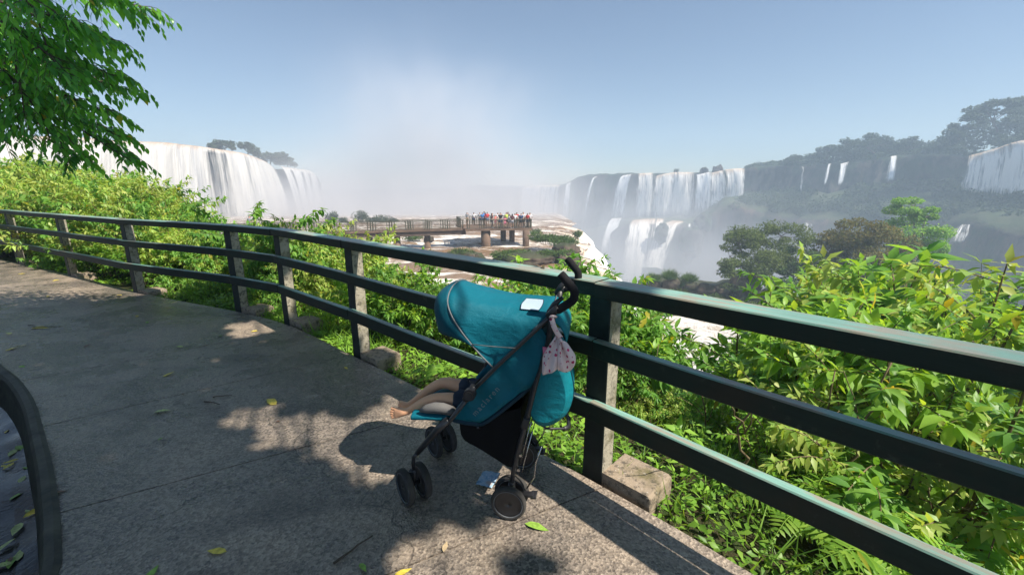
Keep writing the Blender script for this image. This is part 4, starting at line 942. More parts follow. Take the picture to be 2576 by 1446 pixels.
def people():
    P = person
    P('person in a pale shirt with arms raised, alone at the left of the crowd', 1175, 54.5, 160, 1.66, 'grey', 'khaki', 'camera')
    P('person in white, alone between the deck loner and the blue shirts', 1192, 55, 180, 1.62, 'white', 'navy', 'rail', tone=1)
    P('person in grey beside the blue shirts', 1207, 54.6, 200, 1.66, 'grey', 'black', 'rail')
    P('person in a blue shirt, shorter of the two in blue', 1213.5, 54.0, 170, 1.66, 'blue', 'navy', 'rail')
    P('person in a blue shirt, taller of the two in blue', 1218, 55.2, 190, 1.76, 'blue', 'denim', 'rail', tone=1)
    P('person in pink between the blue and the red shirts', 1221, 54.2, 180, 1.66, 'pink', 'khaki', 'rail', long=True)
    P('person in a red shirt left of the maroon top', 1226, 53.8, 200, 1.74, 'red', 'denim', 'rail', tone=1)
    P('person in a maroon top and dark trousers near the deck corner', 1237.5, 50.6, 95, 1.80, 'maroon', 'black', 'rail', False, long=True, lean=0.04)
    P('child in coral leaning beside the maroon top', 1246, 51.8, 60, 1.50, 'coral', 'pink', 'point', tone=2)
    P('small person in a white shirt behind the coral child', 1252.5, 53.6, 190, 1.66, 'white', 'khaki', 'rail')
    P('person in black holding a camera up to the face', 1259, 50.8, 175, 1.84, 'black', 'denim', 'camera', tone=2)
    P('child in a pink dress against the railing', 1270, 50.5, 20, 1.36, 'pink', 'pink', 'down', long=True)
    P('person in a lime green top with dark hair', 1274, 51.4, 215, 1.84, 'lime', 'black', 'rail')
    P('person with dark hair just behind the lime green top', 1278, 53.2, 180, 1.80, 'navy', 'denim', 'rail', tone=1)
    P('small person in white between the lime top and grey shorts', 1281.5, 52.0, 150, 1.52, 'white', 'grey', 'rail')
    P('person in a dark top and pale grey shorts', 1288.5, 50.6, 200, 1.70, 'maroon', 'grey', 'rail', tone=1, long=True)
    P('person in a white tee and white shorts seen from behind', 1295.5, 50.9, 180, 1.76, 'white', 'white', 'down', tone=0)
    P('person in a dark red shirt behind the white tee', 1300, 52.6, 170, 1.78, 'red', 'black', 'rail', tone=1)
    P('person in navy pointing left with a stretched arm', 1311, 50.9, 190, 1.74, 'navy', 'black', 'point', tone=2)
    P('tall person in a white tee and dark shorts right of the pointing arm', 1316, 51.3, 160, 1.88, 'white', 'black', 'down', tone=0, hair='brown')
    P('person in a bright red shirt at the right end of the deck', 1327, 51.6, 150, 1.72, 'red', 'navy', 'rail', tone=1)
    P('person in white carrying a dark bag, last on the right', 1333, 52.0, 170, 1.76, 'white', 'navy', 'rail')
    P('person with dark hair on the walkway, half hidden by shrubs', 629, 45.8, 175, 1.80, 'grey', 'denim', 'down', tone=0)
people()
# ================================================================== shrubs beyond the railing
def stem_curve(b, t, bend, n=6):
    b, t = Vector(b), Vector(t); mid = b.lerp(t, 0.5) + Vector(bend); return catmull([b, mid, t], n)
def shrub_proto(seed, h, r, nb, leaf, m, per=26, lod=2, aspect=0.42, droop=0.35, hang=0.35, spread=0.5, pair=True, open_=0.0):
    """several arching stems, leaves along their outer part"""
    rg = random.Random(seed); rn = np.random.default_rng(seed); lv = LV(); mb = MB()
    for i in range(nb):
        a = rg.uniform(0, 6.283); q = math.sqrt(rg.random()); el = rg.uniform(0.35, 1.0)
        tip = Vector((math.cos(a) * r * q, math.sin(a) * r * q, h * (el if q > 0.5 else max(el, 0.7)) * (1 - 0.25 * q * q)))
        base = Vector((math.cos(a) * 0.08 * q, math.sin(a) * 0.08 * q, -0.08))
        pts = stem_curve(base, tip, (math.cos(a) * r * 0.1, math.sin(a) * r * 0.1, h * 0.14), 9)
        mb.tube(pts, [0.010 * (1 - 0.8 * k / 8) * (0.6 + h * 0.5) for k in range(9)], 5)
        twigs = [(pts, 0.42)]
        for k in range(3):
            j = rg.randint(3, 7); d = Vector((math.cos(a + rg.uniform(-1.6, 1.6)), math.sin(a + rg.uniform(-1.6, 1.6)), rg.uniform(0.0, 0.9))).normalized()
            tp = stem_curve(pts[j], pts[j] + d * r * rg.uniform(0.35, 0.7), (0, 0, 0.04), 6); mb.tube(tp, [0.004, 0.0038, 0.0034, 0.003, 0.002, 0.001], 4); twigs.append((tp, 0.15))
        for tp, f0 in twigs:
            n = max(3, int(per * (0.5 if tp is pts else 0.4)))
            for k in range(n):
                f = f0 + (1 - f0) * (k + rg.random() * 0.4) / n; x = f * (len(tp) - 1); j = min(int(x), len(tp) - 2); p = tp[j].lerp(tp[j + 1], x - j); t = (tp[j + 1] - tp[j]).normalized()
                sd_ = t.orthogonal().normalized(); sd_.rotate(Matrix.Rotation(k * 2.4 + rg.uniform(-.4, .4), 3, t))
                for sgn in ((1, -1) if pair else (1,)):
                    D = (sd_ * sgn * rg.uniform(0.7, 1.1) + t * rg.uniform(0.2, 0.9) + Vector((0, 0, -hang * rg.uniform(0.2, 1.4)))).normalized()
                    N = Vector((rg.uniform(-.45, .45), rg.uniform(-.45, .45), 1)); L = leaf * rg.uniform(0.55, 1.2)
                    lv.add([p], [D], [N], L, L * aspect * rg.uniform(0.8, 1.15), droop=droop * rg.uniform(0.4, 1.5), fold=rg.uniform(0.05, 0.35), lod=lod)
            t = (tp[-1] - tp[-2]).normalized()
            for k in range(5):
                D = (t + Vector(rn.normal(size=3)) * 0.7 + Vector((0, 0, -hang * 0.4))).normalized(); lv.add([tp[-1]], [D], [Vector((rg.uniform(-.4, .4), rg.uniform(-.4, .4), 1))], leaf * rg.uniform(.5, 1.0), leaf * aspect * 0.8, droop=droop, lod=lod)
    ro = lv.build('foliage', M[m]); so = mb.build('stem', M['twig'])
    h = float(np.percentile(np.concatenate(lv.V)[:, 2], 99.7)); fm, sm = ro.data, so.data; bpy.data.objects.remove(ro); bpy.data.objects.remove(so)
    return fm, sm, h, r
def place_shrub(proto, x, y, s, rz, label, group, name='shrub', z=None, tilt=(0, 0)):
    z = float(ground_h(np.array([x]), np.array([y]))[0]) if z is None else z
    root = tag(empty(name, (x, y, z - 0.03), rz), label, 'shrub', group); root.scale = (s, s, s); root.rotation_euler = (tilt[0], tilt[1], rz)
    for nm, me in (('foliage', proto[0]), ('stem', proto[1])):
        o = bpy.data.objects.new(nm, me); COL.objects.link(o); o.parent = root
    return root
# silhouette of the bushes against river, sky and falls (upper limit of what each may reach)
SIL = [(-200, 370), (0, 385), (60, 392), (150, 398), (300, 432), (390, 492), (430, 535), (480, 560), (515, 512), (560, 508), (640, 512), (660, 590), (715, 596), (730, 528), (790, 538), (830, 552), (900, 590), (925, 628), (960, 655), (1030, 668), (1060, 622), (1080, 655), (1130, 690), (1160, 726), (1240, 735),
       (1280, 716), (1340, 706), (1365, 640), (1430, 640), (1460, 672), (1520, 668), (1550, 700), (1590, 765), (1640, 775), (1690, 812), (1720, 870), (1745, 930), (1775, 945), (1800, 935), (1835, 892), (1880, 850), (1900, 728), (1950, 722), (1990, 765), (2080, 790), (2140, 790), (2160, 660), (2230, 622), (2300, 598), (2420, 600), (2576, 588), (2900, 560)]
def sil(px): return float(np.interp(px, [a for a, b in SIL], [b for a, b in SIL]))
def shrubs():
    pr = dict(
        a=[shrub_proto(1, 1.15, 0.66, 14, 0.115, 'leaf_bright', 30), shrub_proto(2, 1.25, 0.72, 17, 0.088, 'leaf_mid', 34), shrub_proto(3, 1.1, 0.66, 14, 0.12, 'leaf_mid', 28)],
        b=[shrub_proto(4, 1.7, 0.80, 17, 0.135, 'leaf_mid', 30, hang=0.9, droop=0.5), shrub_proto(5, 1.7, 0.85, 17, 0.13, 'leaf_pale', 30, hang=0.8, droop=0.5)],
        c=[shrub_proto(6, 1.1, 0.75, 18, 0.078, 'leaf_pale', 38, lod=1), shrub_proto(7, 1.1, 0.72, 18, 0.082, 'leaf_mid', 36, lod=1)],
        d=[shrub_proto(8, 2.3, 1.25, 34, 0.135, 'leaf_pale', 42, lod=1, hang=0.6), shrub_proto(9, 2.3, 1.2, 34, 0.125, 'leaf_pale', 42, lod=1, hang=0.8), shrub_proto(10, 2.2, 1.2, 34, 0.125, 'leaf_mid', 42, lod=1, hang=0.7)],
        e=[shrub_proto(11, 0.5, 0.42, 12, 0.07, 'leaf_bright', 22, lod=1), shrub_proto(12, 0.45, 0.4, 9, 0.07, 'leaf_mid', 18, lod=1)])
    rg = random.Random(42); cnt = 0; pts = []
    zones = {'a': ('bright broad-leaved shrub in the thicket right of the stroller', 'shrubs on the slope right of the stroller'), 'b': ('tall shrub with drooping leaves in the thicket left of the stroller', 'drooping shrubs left of the stroller'),
             'c': ('small-leaved shrub in the thicket behind the railing', 'small-leaved shrubs behind the railing'), 'd': ('big pale bushy shrub behind the far end of the railing', 'pale bushes behind the far railing'), 'e': ('low leafy plant at the foot of the railing', 'low plants along the railing')}
    # candidate spots, near ones first
    tries = 0
    while cnt < 285 and tries < 9000:
        tries += 1
        s_ = rg.random(); i = rg.randint(0, len(POSTS) - 2); f = rg.random(); a, b = np.array(POSTS[i]), np.array(POSTS[i + 1])
        dd = (b - a) / np.linalg.norm(b - a); nn = np.array([-dd[1], dd[0]]); d = 0.55 + (6.0 if i < 5 else 11) * rg.random() ** 1.25
        x, y = a + dd * np.linalg.norm(b - a) * f + nn * d
        if x > -2.2 and d < 1.25 and x < 1.0: d_ok = False
        else: d_ok = True
        z = float(ground_h(np.array([x]), np.array([y]))[0]); px, py, zf = proj(x, y, z)
        if zf < 0.8 or px < -260 or px > 2850 or not d_ok: continue
        lim = sil(px)
        left = px < 440
        kind = ('d' if d > 1.5 else 'a') if left else rg.choice('bbac') if px < 1300 else rg.choice('aabcc')
        if d < 1.1: kind = 'e' if not left else 'a'
        p = rg.choice(pr[kind]); h0 = p[2]
        # tallest height that stays below the silhouette over the crown's width
        rr = {'a': .6, 'b': .7, 'c': .65, 'd': 1.05, 'e': .4}[kind]; w_ = rr * 0.75 * FPX / zf
        l2 = max(sil(px), (sil(px - w_) + sil(px + w_)) / 2 if not left else 0) if not left else min(sil(px), 520)
        l2 = max(sil(px), sil(px - w_ * 0.7), sil(px + w_ * 0.7)) + 4
        ww = rr * 1.15 * FPX / zf
        if px + ww > 1700 and px - ww < 1850: l2 = max([l2] + [sil(px + ww * q / 4) for q in range(-4, 5) if 1700 < px + ww * q / 4 < 1850])
        t = (EYE - z) - (l2 - 471.3) * zf / FPX
        s = t / (h0 * 1.02)
        mx = {'a': 1.35, 'b': 1.5, 'c': 1.35, 'd': 1.9, 'e': 1.3}[kind]; mn = 0.42
        if d < 1.1: mx = 0.9 if left else 0.85
        full = s; s = min(s * rg.uniform(0.86, 1.0), mx * rg.uniform(0.78, 1.0))
        s = min(s, (d - 0.12) / (rr * 0.9)) if kind != 'e' else min(s, (d - 0.1) / 0.38)
        if s < mn or (left and d > 1.5 and full > 1.9): continue
        r = rr * s
        if any((x - q[0]) ** 2 + (y - q[1]) ** 2 < (0.36 * (r + q[2])) ** 2 for q in pts): continue
        pts.append((x, y, r)); lab, grp = zones[kind]
        place_shrub(p, x, y, s, rg.uniform(0, 6.28), lab, grp, z=z, tilt=(rg.uniform(-.12, .12), rg.uniform(-.12, .12))); cnt += 1
    print('shrubs', cnt, tries)
    # named individuals that stand out in the photograph
    def solo(px, top, Y, p, label, name='shrub', k=1.0, far=False):
        k = k * 1.0
        c = at(px, top, Y); z = float(ground_h(np.array([c.x]), np.array([Y]))[0]); s = (c.z - z) / (p[2] * 1.0) * k
        if far:      # keep the crown clear of the railing
            rr = p[3] * 0.8
            while float(edge_dist(np.array([c.x]), np.array([Y]))[0]) < rr * s * 1.05 + 0.4 and Y < 20:
                Y += 0.3; c = at(px, top, Y); z = float(ground_h(np.array([c.x]), np.array([Y]))[0]); s = (c.z - z) / p[2] * k
        return place_shrub(p, c.x, Y, s, px * 0.37, label, None, name, z)
    solo(520, 514, 9.0, pr['b'][0], 'tall drooping green shrub rising above the railing left of the walkway')
    solo(600, 510, 8.6, pr['b'][0], 'tall drooping shrub beside the half hidden walkway person')
    solo(765, 524, 7.2, pr['b'][0], 'dark green shrub with a raised leafy tip in front of the walkway')
    solo(860, 575, 7.0, pr['b'][0], 'bushy green shrub in front of the walkway beam')
    for i, px in enumerate((725, 770, 815, 860, 905, 950, 1000)):
        solo(px, sil(px) + (8 if i % 2 else 0), 6.6 + 0.9 * (i % 3), pr['d' if i % 2 else 'b'][i % 2], 'leafy green shrub in the row hiding the foot of the walkway')['group'] = 'shrubs hiding the foot of the walkway'
    for i, (px, tp, Y) in enumerate(((950, 650, 5.2), (1000, 660, 4.9), (1050, 662, 5.3), (1100, 668, 5.0), (1140, 690, 4.8), (1240, 740, 4.6), (1290, 720, 4.8), (1340, 712, 4.6), (1370, 646, 5.2), (1420, 640, 5.6), (1450, 662, 5.0), (1500, 672, 5.3), (1540, 696, 5.0), (1560, 770, 4.6))):
        solo(px, tp, Y, pr['a'][i % 3], 'leafy shrub crowding behind the rails on either side of the pushchair canopy')['group'] = 'leafy shrubs behind the pushchair canopy'
    for i in range(26):
        px = -60 + 460 * (i % 13) / 12 + (i * 37 % 23); Y = (10.6, 12.6)[i // 13] - 2.8 * max(0, px) / 440
        solo(px, sil(px) + (0 if i < 13 else 4) + (i * 53 % 29), Y, pr['d'][i % 3], 'big pale bushy shrub behind the far end of the railing', far=True)['group'] = 'pale bushes behind the far railing'
    for i in range(16):
        px = 2190 + 29 * i; Y = 7.5 - 0.16 * i + (i * 31 % 7) * 0.25
        solo(px, 745 + (i * 47 % 41) - 6 * i, Y, pr['d' if i % 2 and i > 4 else 'a'][i % 3], 'green shrub low on the bank between the top rail and the islet')['group'] = 'shrubs on the lower bank'
    solo(1062, 620, 6.0, shrub_proto(13, 1.9, 0.22, 3, 0.12, 'leaf_mid', 16, hang=0.7), 'slim single shrub poking above the top rail before the river')
    solo(1395, 640, 5.4, pr['a'][1], 'bright shrub above the top rail left of the stroller handles')
    solo(1515, 668, 5.4, pr['a'][2], 'shrub above the top rail right of the stroller handles')
    solo(1945, 722, 4.4, shrub_proto(14, 1.5, 0.34, 7, 0.11, 'leaf_bright', 24), 'yellow-green shrub peeping over the top rail below the islet')
    solo(2080, 770, 3.6, pr['a'][1], 'yellow-green shrub spreading along the top rail at the right')
    # sapling at the right
    sp = shrub_proto(21, 2.6, 1.05, 16, 0.15, 'leaf_bright', 34, lod=2, aspect=0.46, hang=0.5)
    c = at(2420, 600, 3.3); z = float(ground_h(np.array([c.x]), np.array([3.3]))[0])
    place_shrub(sp, c.x, 3.3, (c.z - z) / 2.55, 0.6, 'large leafy sapling with a dark forked stem at the right edge', None, 'sapling', z)
    sp2 = shrub_proto(22, 2.0, 0.8, 13, 0.14, 'leaf_bright', 30, lod=2, aspect=0.42, hang=0.5)
    c = at(2260, 640, 3.0); z = float(ground_h(np.array([c.x]), np.array([3.0]))[0])
    place_shrub(sp2, c.x, 3.0, (c.z - z) / 2.0, 2.2, 'leafy sapling leaning left of the largest one at the right edge', None, 'sapling', z)
    c = at(2500, 800, 2.3); z = float(ground_h(np.array([c.x]), np.array([2.3]))[0])
    place_shrub(pr['a'][1], c.x, 2.3, (c.z - z) / 1.25, 1.2, 'bright shrub pressed against the top rail at the right edge', None, 'shrub', z)
shrubs()

# ------------------------------------------------------------------ ground cover, ferns, dead stalks
def ground_cover():
    lv = LV(); n = 52000; out = []
    a = RNG.random(n); i = RNG.integers(2, len(POSTS) - 1, n); A = np.array(POSTS)[i]; B = np.array(POSTS)[np.minimum(i + 1, len(POSTS) - 1)]
    d = B - A; L = np.linalg.norm(d, axis=1, keepdims=True) + 1e-9; t = d / L; nn = np.stack([-t[:, 1], t[:, 0]], 1)
    q = 0.03 + 4.2 * RNG.random(n) ** 1.25; P2 = A + d * a[:, None] + nn * q[:, None]
    keep = (vnoise(np.stack([P2[:, 0] * 1.1, P2[:, 1] * 1.1, np.zeros(n)], -1), 61) > -0.55) & (np.linalg.norm(d, axis=1) > 0.01); P2 = P2[keep]; q = q[keep]; n = len(P2)
    cl = vnoise(np.stack([P2[:, 0] * 2.6, P2[:, 1] * 2.6, np.zeros(n)], -1), 62)
    z = ground_h(P2[:, 0], P2[:, 1]); hgt = (0.05 + 0.17 * np.clip(cl + 0.4, 0, 1.2)) * np.clip(q / 0.15, 0.25, 1)
    P = np.stack([P2[:, 0], P2[:, 1], z + hgt * RNG.random(n) ** 0.6], -1)
    D = unit(np.stack([RNG.normal(size=n), RNG.normal(size=n), RNG.uniform(-0.3, 0.5, n)], -1)); N = unit(np.stack([RNG.normal(size=n) * .4, RNG.normal(size=n) * .4, np.ones(n)], -1))
    Lf = RNG.uniform(0.035, 0.075, n) * (1 + 0.5 * (cl > 0.35)); lv.add(P, D, N, Lf, Lf * RNG.uniform(0.38, 0.6, n), droop=0.3, lod=1)
    # grass blades at the rim
    m = 5000; i = RNG.integers(4, len(POSTS) - 1, m); A = np.array(POSTS)[i]; B = np.array(POSTS)[np.minimum(i + 1, len(POSTS) - 1)]; d = B - A
    t = d / np.linalg.norm(d, axis=1, keepdims=True); nn = np.stack([-t[:, 1], t[:, 0]], 1); q = 0.05 + 1.3 * RNG.random(m); P2 = A + d * RNG.random((m, 1)) + nn * q[:, None]
    z = ground_h(P2[:, 0], P2[:, 1]); D = unit(np.stack([RNG.normal(size=m) * .6, RNG.normal(size=m) * .6, np.ones(m)], -1)); Lf = RNG.uniform(0.10, 0.26, m)
    lv.add(np.stack([P2[:, 0], P2[:, 1], z], -1), D, rdir(m), Lf, 0.010, droop=0.6, lod=1)
    tag(lv.build('ground_cover', M['leaf_cover']), kind='stuff')
ground_cover()
def fern_mesh(seed):
    rg = random.Random(seed); lv = LV(); mb = MB()
    for i in range(8):
        a = i * 0.785 + rg.uniform(-.3, .3); L = rg.uniform(0.40, 0.60); d = Vector((math.cos(a), math.sin(a), 0)); pts = catmull([Vector((0, 0, 0)), d * L * 0.45 + Vector((0, 0, L * 0.42)), d * L + Vector((0, 0, L * 0.22))], 22)
        mb.tube(pts, [0.004 - 0.003 * k / 21 for k in range(22)], 4)
        sd_ = Vector((-d.y, d.x, 0))
        for k in range(3, 22):
            f = k / 21; ln = 0.13 * math.sin(min(1, f * 1.15 + 0.12) * math.pi) ** 0.8 + 0.012; t = (pts[k] - pts[k - 1]).normalized()
            for s in (1, -1):
                lv.add([pts[k]], [sd_ * s + t * 0.35 + Vector((0, 0, -0.12))], [Vector((0, 0, 1)) + d * 0.2], ln, 0.022, droop=0.2, fold=0.2, lod=2)
    f = lv.build('frond', M['leaf_bright']); s = mb.build('stem', M['leaf_bright']); r = (f.data, s.data); bpy.data.objects.remove(f); bpy.data.objects.remove(s); return r
def ferns():
    fm = [fern_mesh(1), fern_mesh(2)]
    for i, (px, py, Y, lab) in enumerate([(2130, 1400, 1.75, 'large fern under the bottom rail, lowest in the corner'), (2010, 1350, 1.95, 'fern left of the largest one under the bottom rail'), (2190, 1330, 1.85, 'fern in the shade between bottom and middle rail'), (2260, 1420, 1.6, 'fern half hidden behind the bottom rail at the corner')]):
        c = at(px, py, Y); z = float(ground_h(np.array([c.x]), np.array([Y]))[0]); root = tag(empty('fern', (c.x, Y, z + 0.02), i * 1.3), lab, 'fern', 'ferns under the railing'); root.scale = (0.9, 0.9, 0.9)
        for nm, me in (('frond', fm[i % 2][0]), ('stem', fm[i % 2][1])):
            o = bpy.data.objects.new(nm, me); COL.objects.link(o); o.parent = root
    rg = random.Random(9)
    for i in range(16):
        px = rg.uniform(1650, 2560); py = rg.uniform(1020, 1330); Y = rg.uniform(2.2, 4.2) if px < 2200 else rg.uniform(1.9, 3.2); c = at(px, py, Y); z = float(ground_h(np.array([c.x]), np.array([Y]))[0])
        b = Vector((c.x, Y, z - 0.05)); t = b + Vector((rg.uniform(-.35, .35), rg.uniform(-.2, .2), rg.uniform(0.5, 1.2))); mb = MB(); limb(mb, b, t, 0.011, 0.004, rg, 7, 0.05)
        for k in range(2):
            p = b.lerp(t, rg.uniform(.4, .8)); limb(mb, p, p + Vector((rg.uniform(-.3, .3), rg.uniform(-.2, .2), rg.uniform(.1, .35))), 0.005, 0.002, rg, 4, 0.06)
        tag(mb.build('dry_stalk', M['twig']), 'dry brown forked stalk standing among the shrubs right of the stroller', 'stalk', 'dry stalks in the thicket', 'thing')
ferns()

# ------------------------------------------------------------------ tree leaning in at the upper left
def pinnate(lv, mb, pts, leaf, rg, dens=1.0, hang=0.55, r=0.004):
    k = len(pts); L = sum((b - a).length for a, b in zip(pts[:-1], pts[1:])); n = max(4, int(L / leaf * 2.1 * dens)); mb.tube(pts, [r * (1 - 0.75 * i / (k - 1)) for i in range(k)], 4)
    for q in range(n):
        f = (q + 0.5) / n; x = f * (k - 1); j = min(int(x), k - 2); p = pts[j].lerp(pts[j + 1], x - j); t = (pts[j + 1] - pts[j]).normalized(); s = t.cross(Vector((0, 0, 1)))
        s = s.normalized() if s.length > 0.1 else t.orthogonal().normalized(); sg = 1 if q % 2 else -1
        D = (s * sg * 0.8 + t * 0.45 + Vector((0, 0, -hang * rg.uniform(0.5, 1.5)))).normalized(); ln = leaf * rg.uniform(0.7, 1.15) * (0.75 + 0.4 * math.sin(f * 3.14))
        lv.add([p], [D], [Vector((rg.uniform(-.4, .4), rg.uniform(-.4, .4), 1))], ln, ln * 0.46, droop=rg.uniform(.1, .5), fold=rg.uniform(0, .3), lod=2)
def over_tree():
    rg = random.Random(3); lv = LV(); mb = MB(); root = tag(empty('overhanging_tree', (-8.2, 4.6, 0.3)), 'dark green tree with drooping feathery branches hanging into the upper left corner', 'tree'); inv = Matrix.Translation(-Vector((-8.2, 4.6, 0.3)))
    crotch = Vector((-7.6, 4.9, 4.2)); limb(mb, (-8.2, 4.6, 0.0), crotch, 0.24, 0.17, rg, 8, 0.03)
    main = [([(-260, -260), (60, -90), (240, 0), (340, 30), (432, 60)], 5.2, 5.0), ([(-240, -120), (60, 30), (200, 80), (270, 112), (312, 138)], 5.0, 4.6), ([(-240, -60), (60, 100), (190, 165), (280, 198), (335, 226)], 4.8, 4.7),
            ([(-220, 0), (40, 120), (190, 195), (290, 232), (376, 262)], 5.1, 5.0), ([(-220, 40), (40, 170), (180, 250), (260, 290), (328, 318)], 4.9, 4.6), ([(-220, 80), (40, 200), (180, 288), (280, 340), (352, 380)], 5.3, 5.1),
            ([(-200, 100), (30, 215), (170, 300), (280, 375), (378, 440)], 5.0, 4.9), ([(-200, 140), (20, 250), (130, 330), (210, 400), (240, 432)], 5.2, 5.0), ([(-220, -220), (0, -80), (100, 20), (150, 120), (170, 200)], 4.4, 4.2),
            ([(-200, -160), (-20, 20), (50, 120), (90, 240), (110, 330)], 4.5, 4.3), ([(-200, -200), (80, -120), (220, -60), (280, -10), (310, 40)], 4.7, 4.6), ([(-160, -60), (-30, 90), (10, 200), (40, 300), (50, 380)], 4.6, 4.4),
            ([(-220, -40), (20, 60), (120, 130), (200, 200), (240, 250)], 4.3, 4.1), ([(-200, 60), (0, 160), (90, 250), (150, 330), (175, 395)], 4.6, 4.4), ([(-240, -180), (20, -40), (120, 40), (180, 70), (230, 90)], 4.0, 3.9)]
    for pts, Y0, Y1 in main:
        n = len(pts); P = catmull([at(px - 14 - 34 * max(0, i) / (n - 1), py - 34 * i / (n - 1), Y0 + (Y1 - Y0) * i / (n - 1)) for i, (px, py) in enumerate(pts)], 16)
        limb(mb, crotch, P[0], 0.06, 0.022, rg, 5, 0.04); mb.tube(P, [0.022 - 0.019 * i / 15 for i in range(16)], 5)
        pinnate(lv, mb, P[9:], 0.105, rg, 1.0)
        for j in range(2, 15):
            for s in (1, -1, 1, -1):
                if rg.random() < 0.42: continue
                t = (P[j + 1] - P[j - 1]).normalized() if j < 15 else (P[j] - P[j - 1]).normalized(); sd_ = t.cross(Vector((0, 0, 1))).normalized() * s
                L = rg.uniform(0.38, 0.75) * (1.1 - 0.72 * j / 15); d = (t * 0.75 + sd_ * rg.uniform(.3, .9) + Vector((0, 0, rg.uniform(-.25, .25)))).normalized()
                tw = catmull([P[j], P[j] + d * L * 0.5 + Vector((0, 0, 0.02)), P[j] + d * L + Vector((0, 0, -0.16 * L / 0.6))], 7); pinnate(lv, mb, tw, 0.10, rg, 0.95)
    o = lv.build('foliage', M['leaf_tree'], root); o.matrix_parent_inverse = inv; o = mb.build('trunk', M['bark'], root); o.matrix_parent_inverse = inv
over_tree()

# ------------------------------------------------------------------ tree behind the viewer that shades the path
def lit(s, o):
    """does the sun reach this spot of the path (s metres along the railing from the big post, o metres in from it)?"""
    w_ = 0.10 * float(vnoise(np.array([[s * 2.2, o * 2.2, 0.0]]), 91)[0]) + 0.06 * float(vnoise(np.array([[s * 6, o * 6, 0.0]]), 92)[0])
    def el(s0, o0, a, b, rot=0.0):
        c, q = math.cos(rot), math.sin(rot); x, y = (s - s0) * c + (o - o0) * q, -(s - s0) * q + (o - o0) * c
        return (x / a) ** 2 + (y / b) ** 2 < 1 + w_ * 5
    if o < 0.06 + w_: return True
    if s > -0.62 and o < 0.78 + w_ * 3 and s > -0.62 + 0.2 * o: return not el(0.28, 0.62, 0.16, 0.10) and not el(-.2, .75, .12, .1)
    if el(-1.15, 0.55, 0.55, 0.45): return True
    if el(-1.62, 1.02, 0.62, 0.24, -0.5): return True
    if el(0.15, 1.05, 0.60, 0.20, 0.2): return w_ > -0.02
    if el(-0.42, 0.95, 0.20, 0.10, 0.3): return w_ > 0.0
    if el(-4.45, 0.72, 0.42, 0.28, 0.6): return True
    if el(-5.5, 0.25, 0.8, 0.22): return True
    if s < -7.4 + 0.9 * w_: return o < 3.6 + 2 * w_ or s < -9.5
    if el(-3.1, 0.3, 0.6, 0.12): return w_ > 0
    return False
def shade_tree():
    rg = random.Random(17); lv = LV(); mb = MB(); u = Vector((.682, -.731, 0)); n = Vector((-.731, -.682, 0)); a0 = Vector((.43, 2.15, 0))
    base = Vector((6.4, -6.2, 0.0)); root = tag(empty('shade_tree', base), 'broad leafy tree behind the viewer whose crown shades the path', 'tree'); inv = Matrix.Translation(-base)
    # crown sampled above the shaded part of the path, along the sun's rays
    G = 0.15; P = []; cl = []
    for i in range(int(13.5 / G)):
        for j in range(int(6.6 / G)):
            s = -8.8 + i * G; o = -0.1 + j * G
            if lit(s, o) or lit(s + 0.07, o) or lit(s, o + 0.07): continue
            for k in range(9):
                g = a0 + u * (s + rg.uniform(-.09, .09)) + n * (o + rg.uniform(-.09, .09)); h = 7.6 + 0.9 * math.sin(s * 0.7 + o) + rg.uniform(-.9, 1.1)
                P.append(g + Vector((SUN_DIR.x / SUN_DIR.z * h, SUN_DIR.y / SUN_DIR.z * h, h)))
            if rg.random() < 0.03: cl.append(P[-1])
    P = np.array([tuple(p) for p in P]); m = len(P)
    D = unit(np.stack([RNG.normal(size=m), RNG.normal(size=m), RNG.uniform(-.5, .3, m)], -1)); N = unit(np.stack([RNG.normal(size=m) * .4 + .4, RNG.normal(size=m) * .4 - .25, np.ones(m)], -1)); L = RNG.uniform(0.16, 0.28, m)
    lv.add(P - D * (L * 0.5)[:, None], D, N, L, L * 0.62, droop=0.15, lod=1)
    c = Vector(P.mean(0)); crotch = base.lerp(Vector((c.x, c.y, 4.4)), 0.45); crotch.z = 4.2; limb(mb, base, crotch, 0.28, 0.2, rg, 8, 0.02)
    for p in cl: limb(mb, crotch, p, 0.045, 0.006, rg, 6, 0.04)
    o = lv.build('foliage', M['leaf_tree'], root); o.matrix_parent_inverse = inv; o = mb.build('trunk', M['bark'], root); o.matrix_parent_inverse = inv
    print('shade leaves', m)
shade_tree()

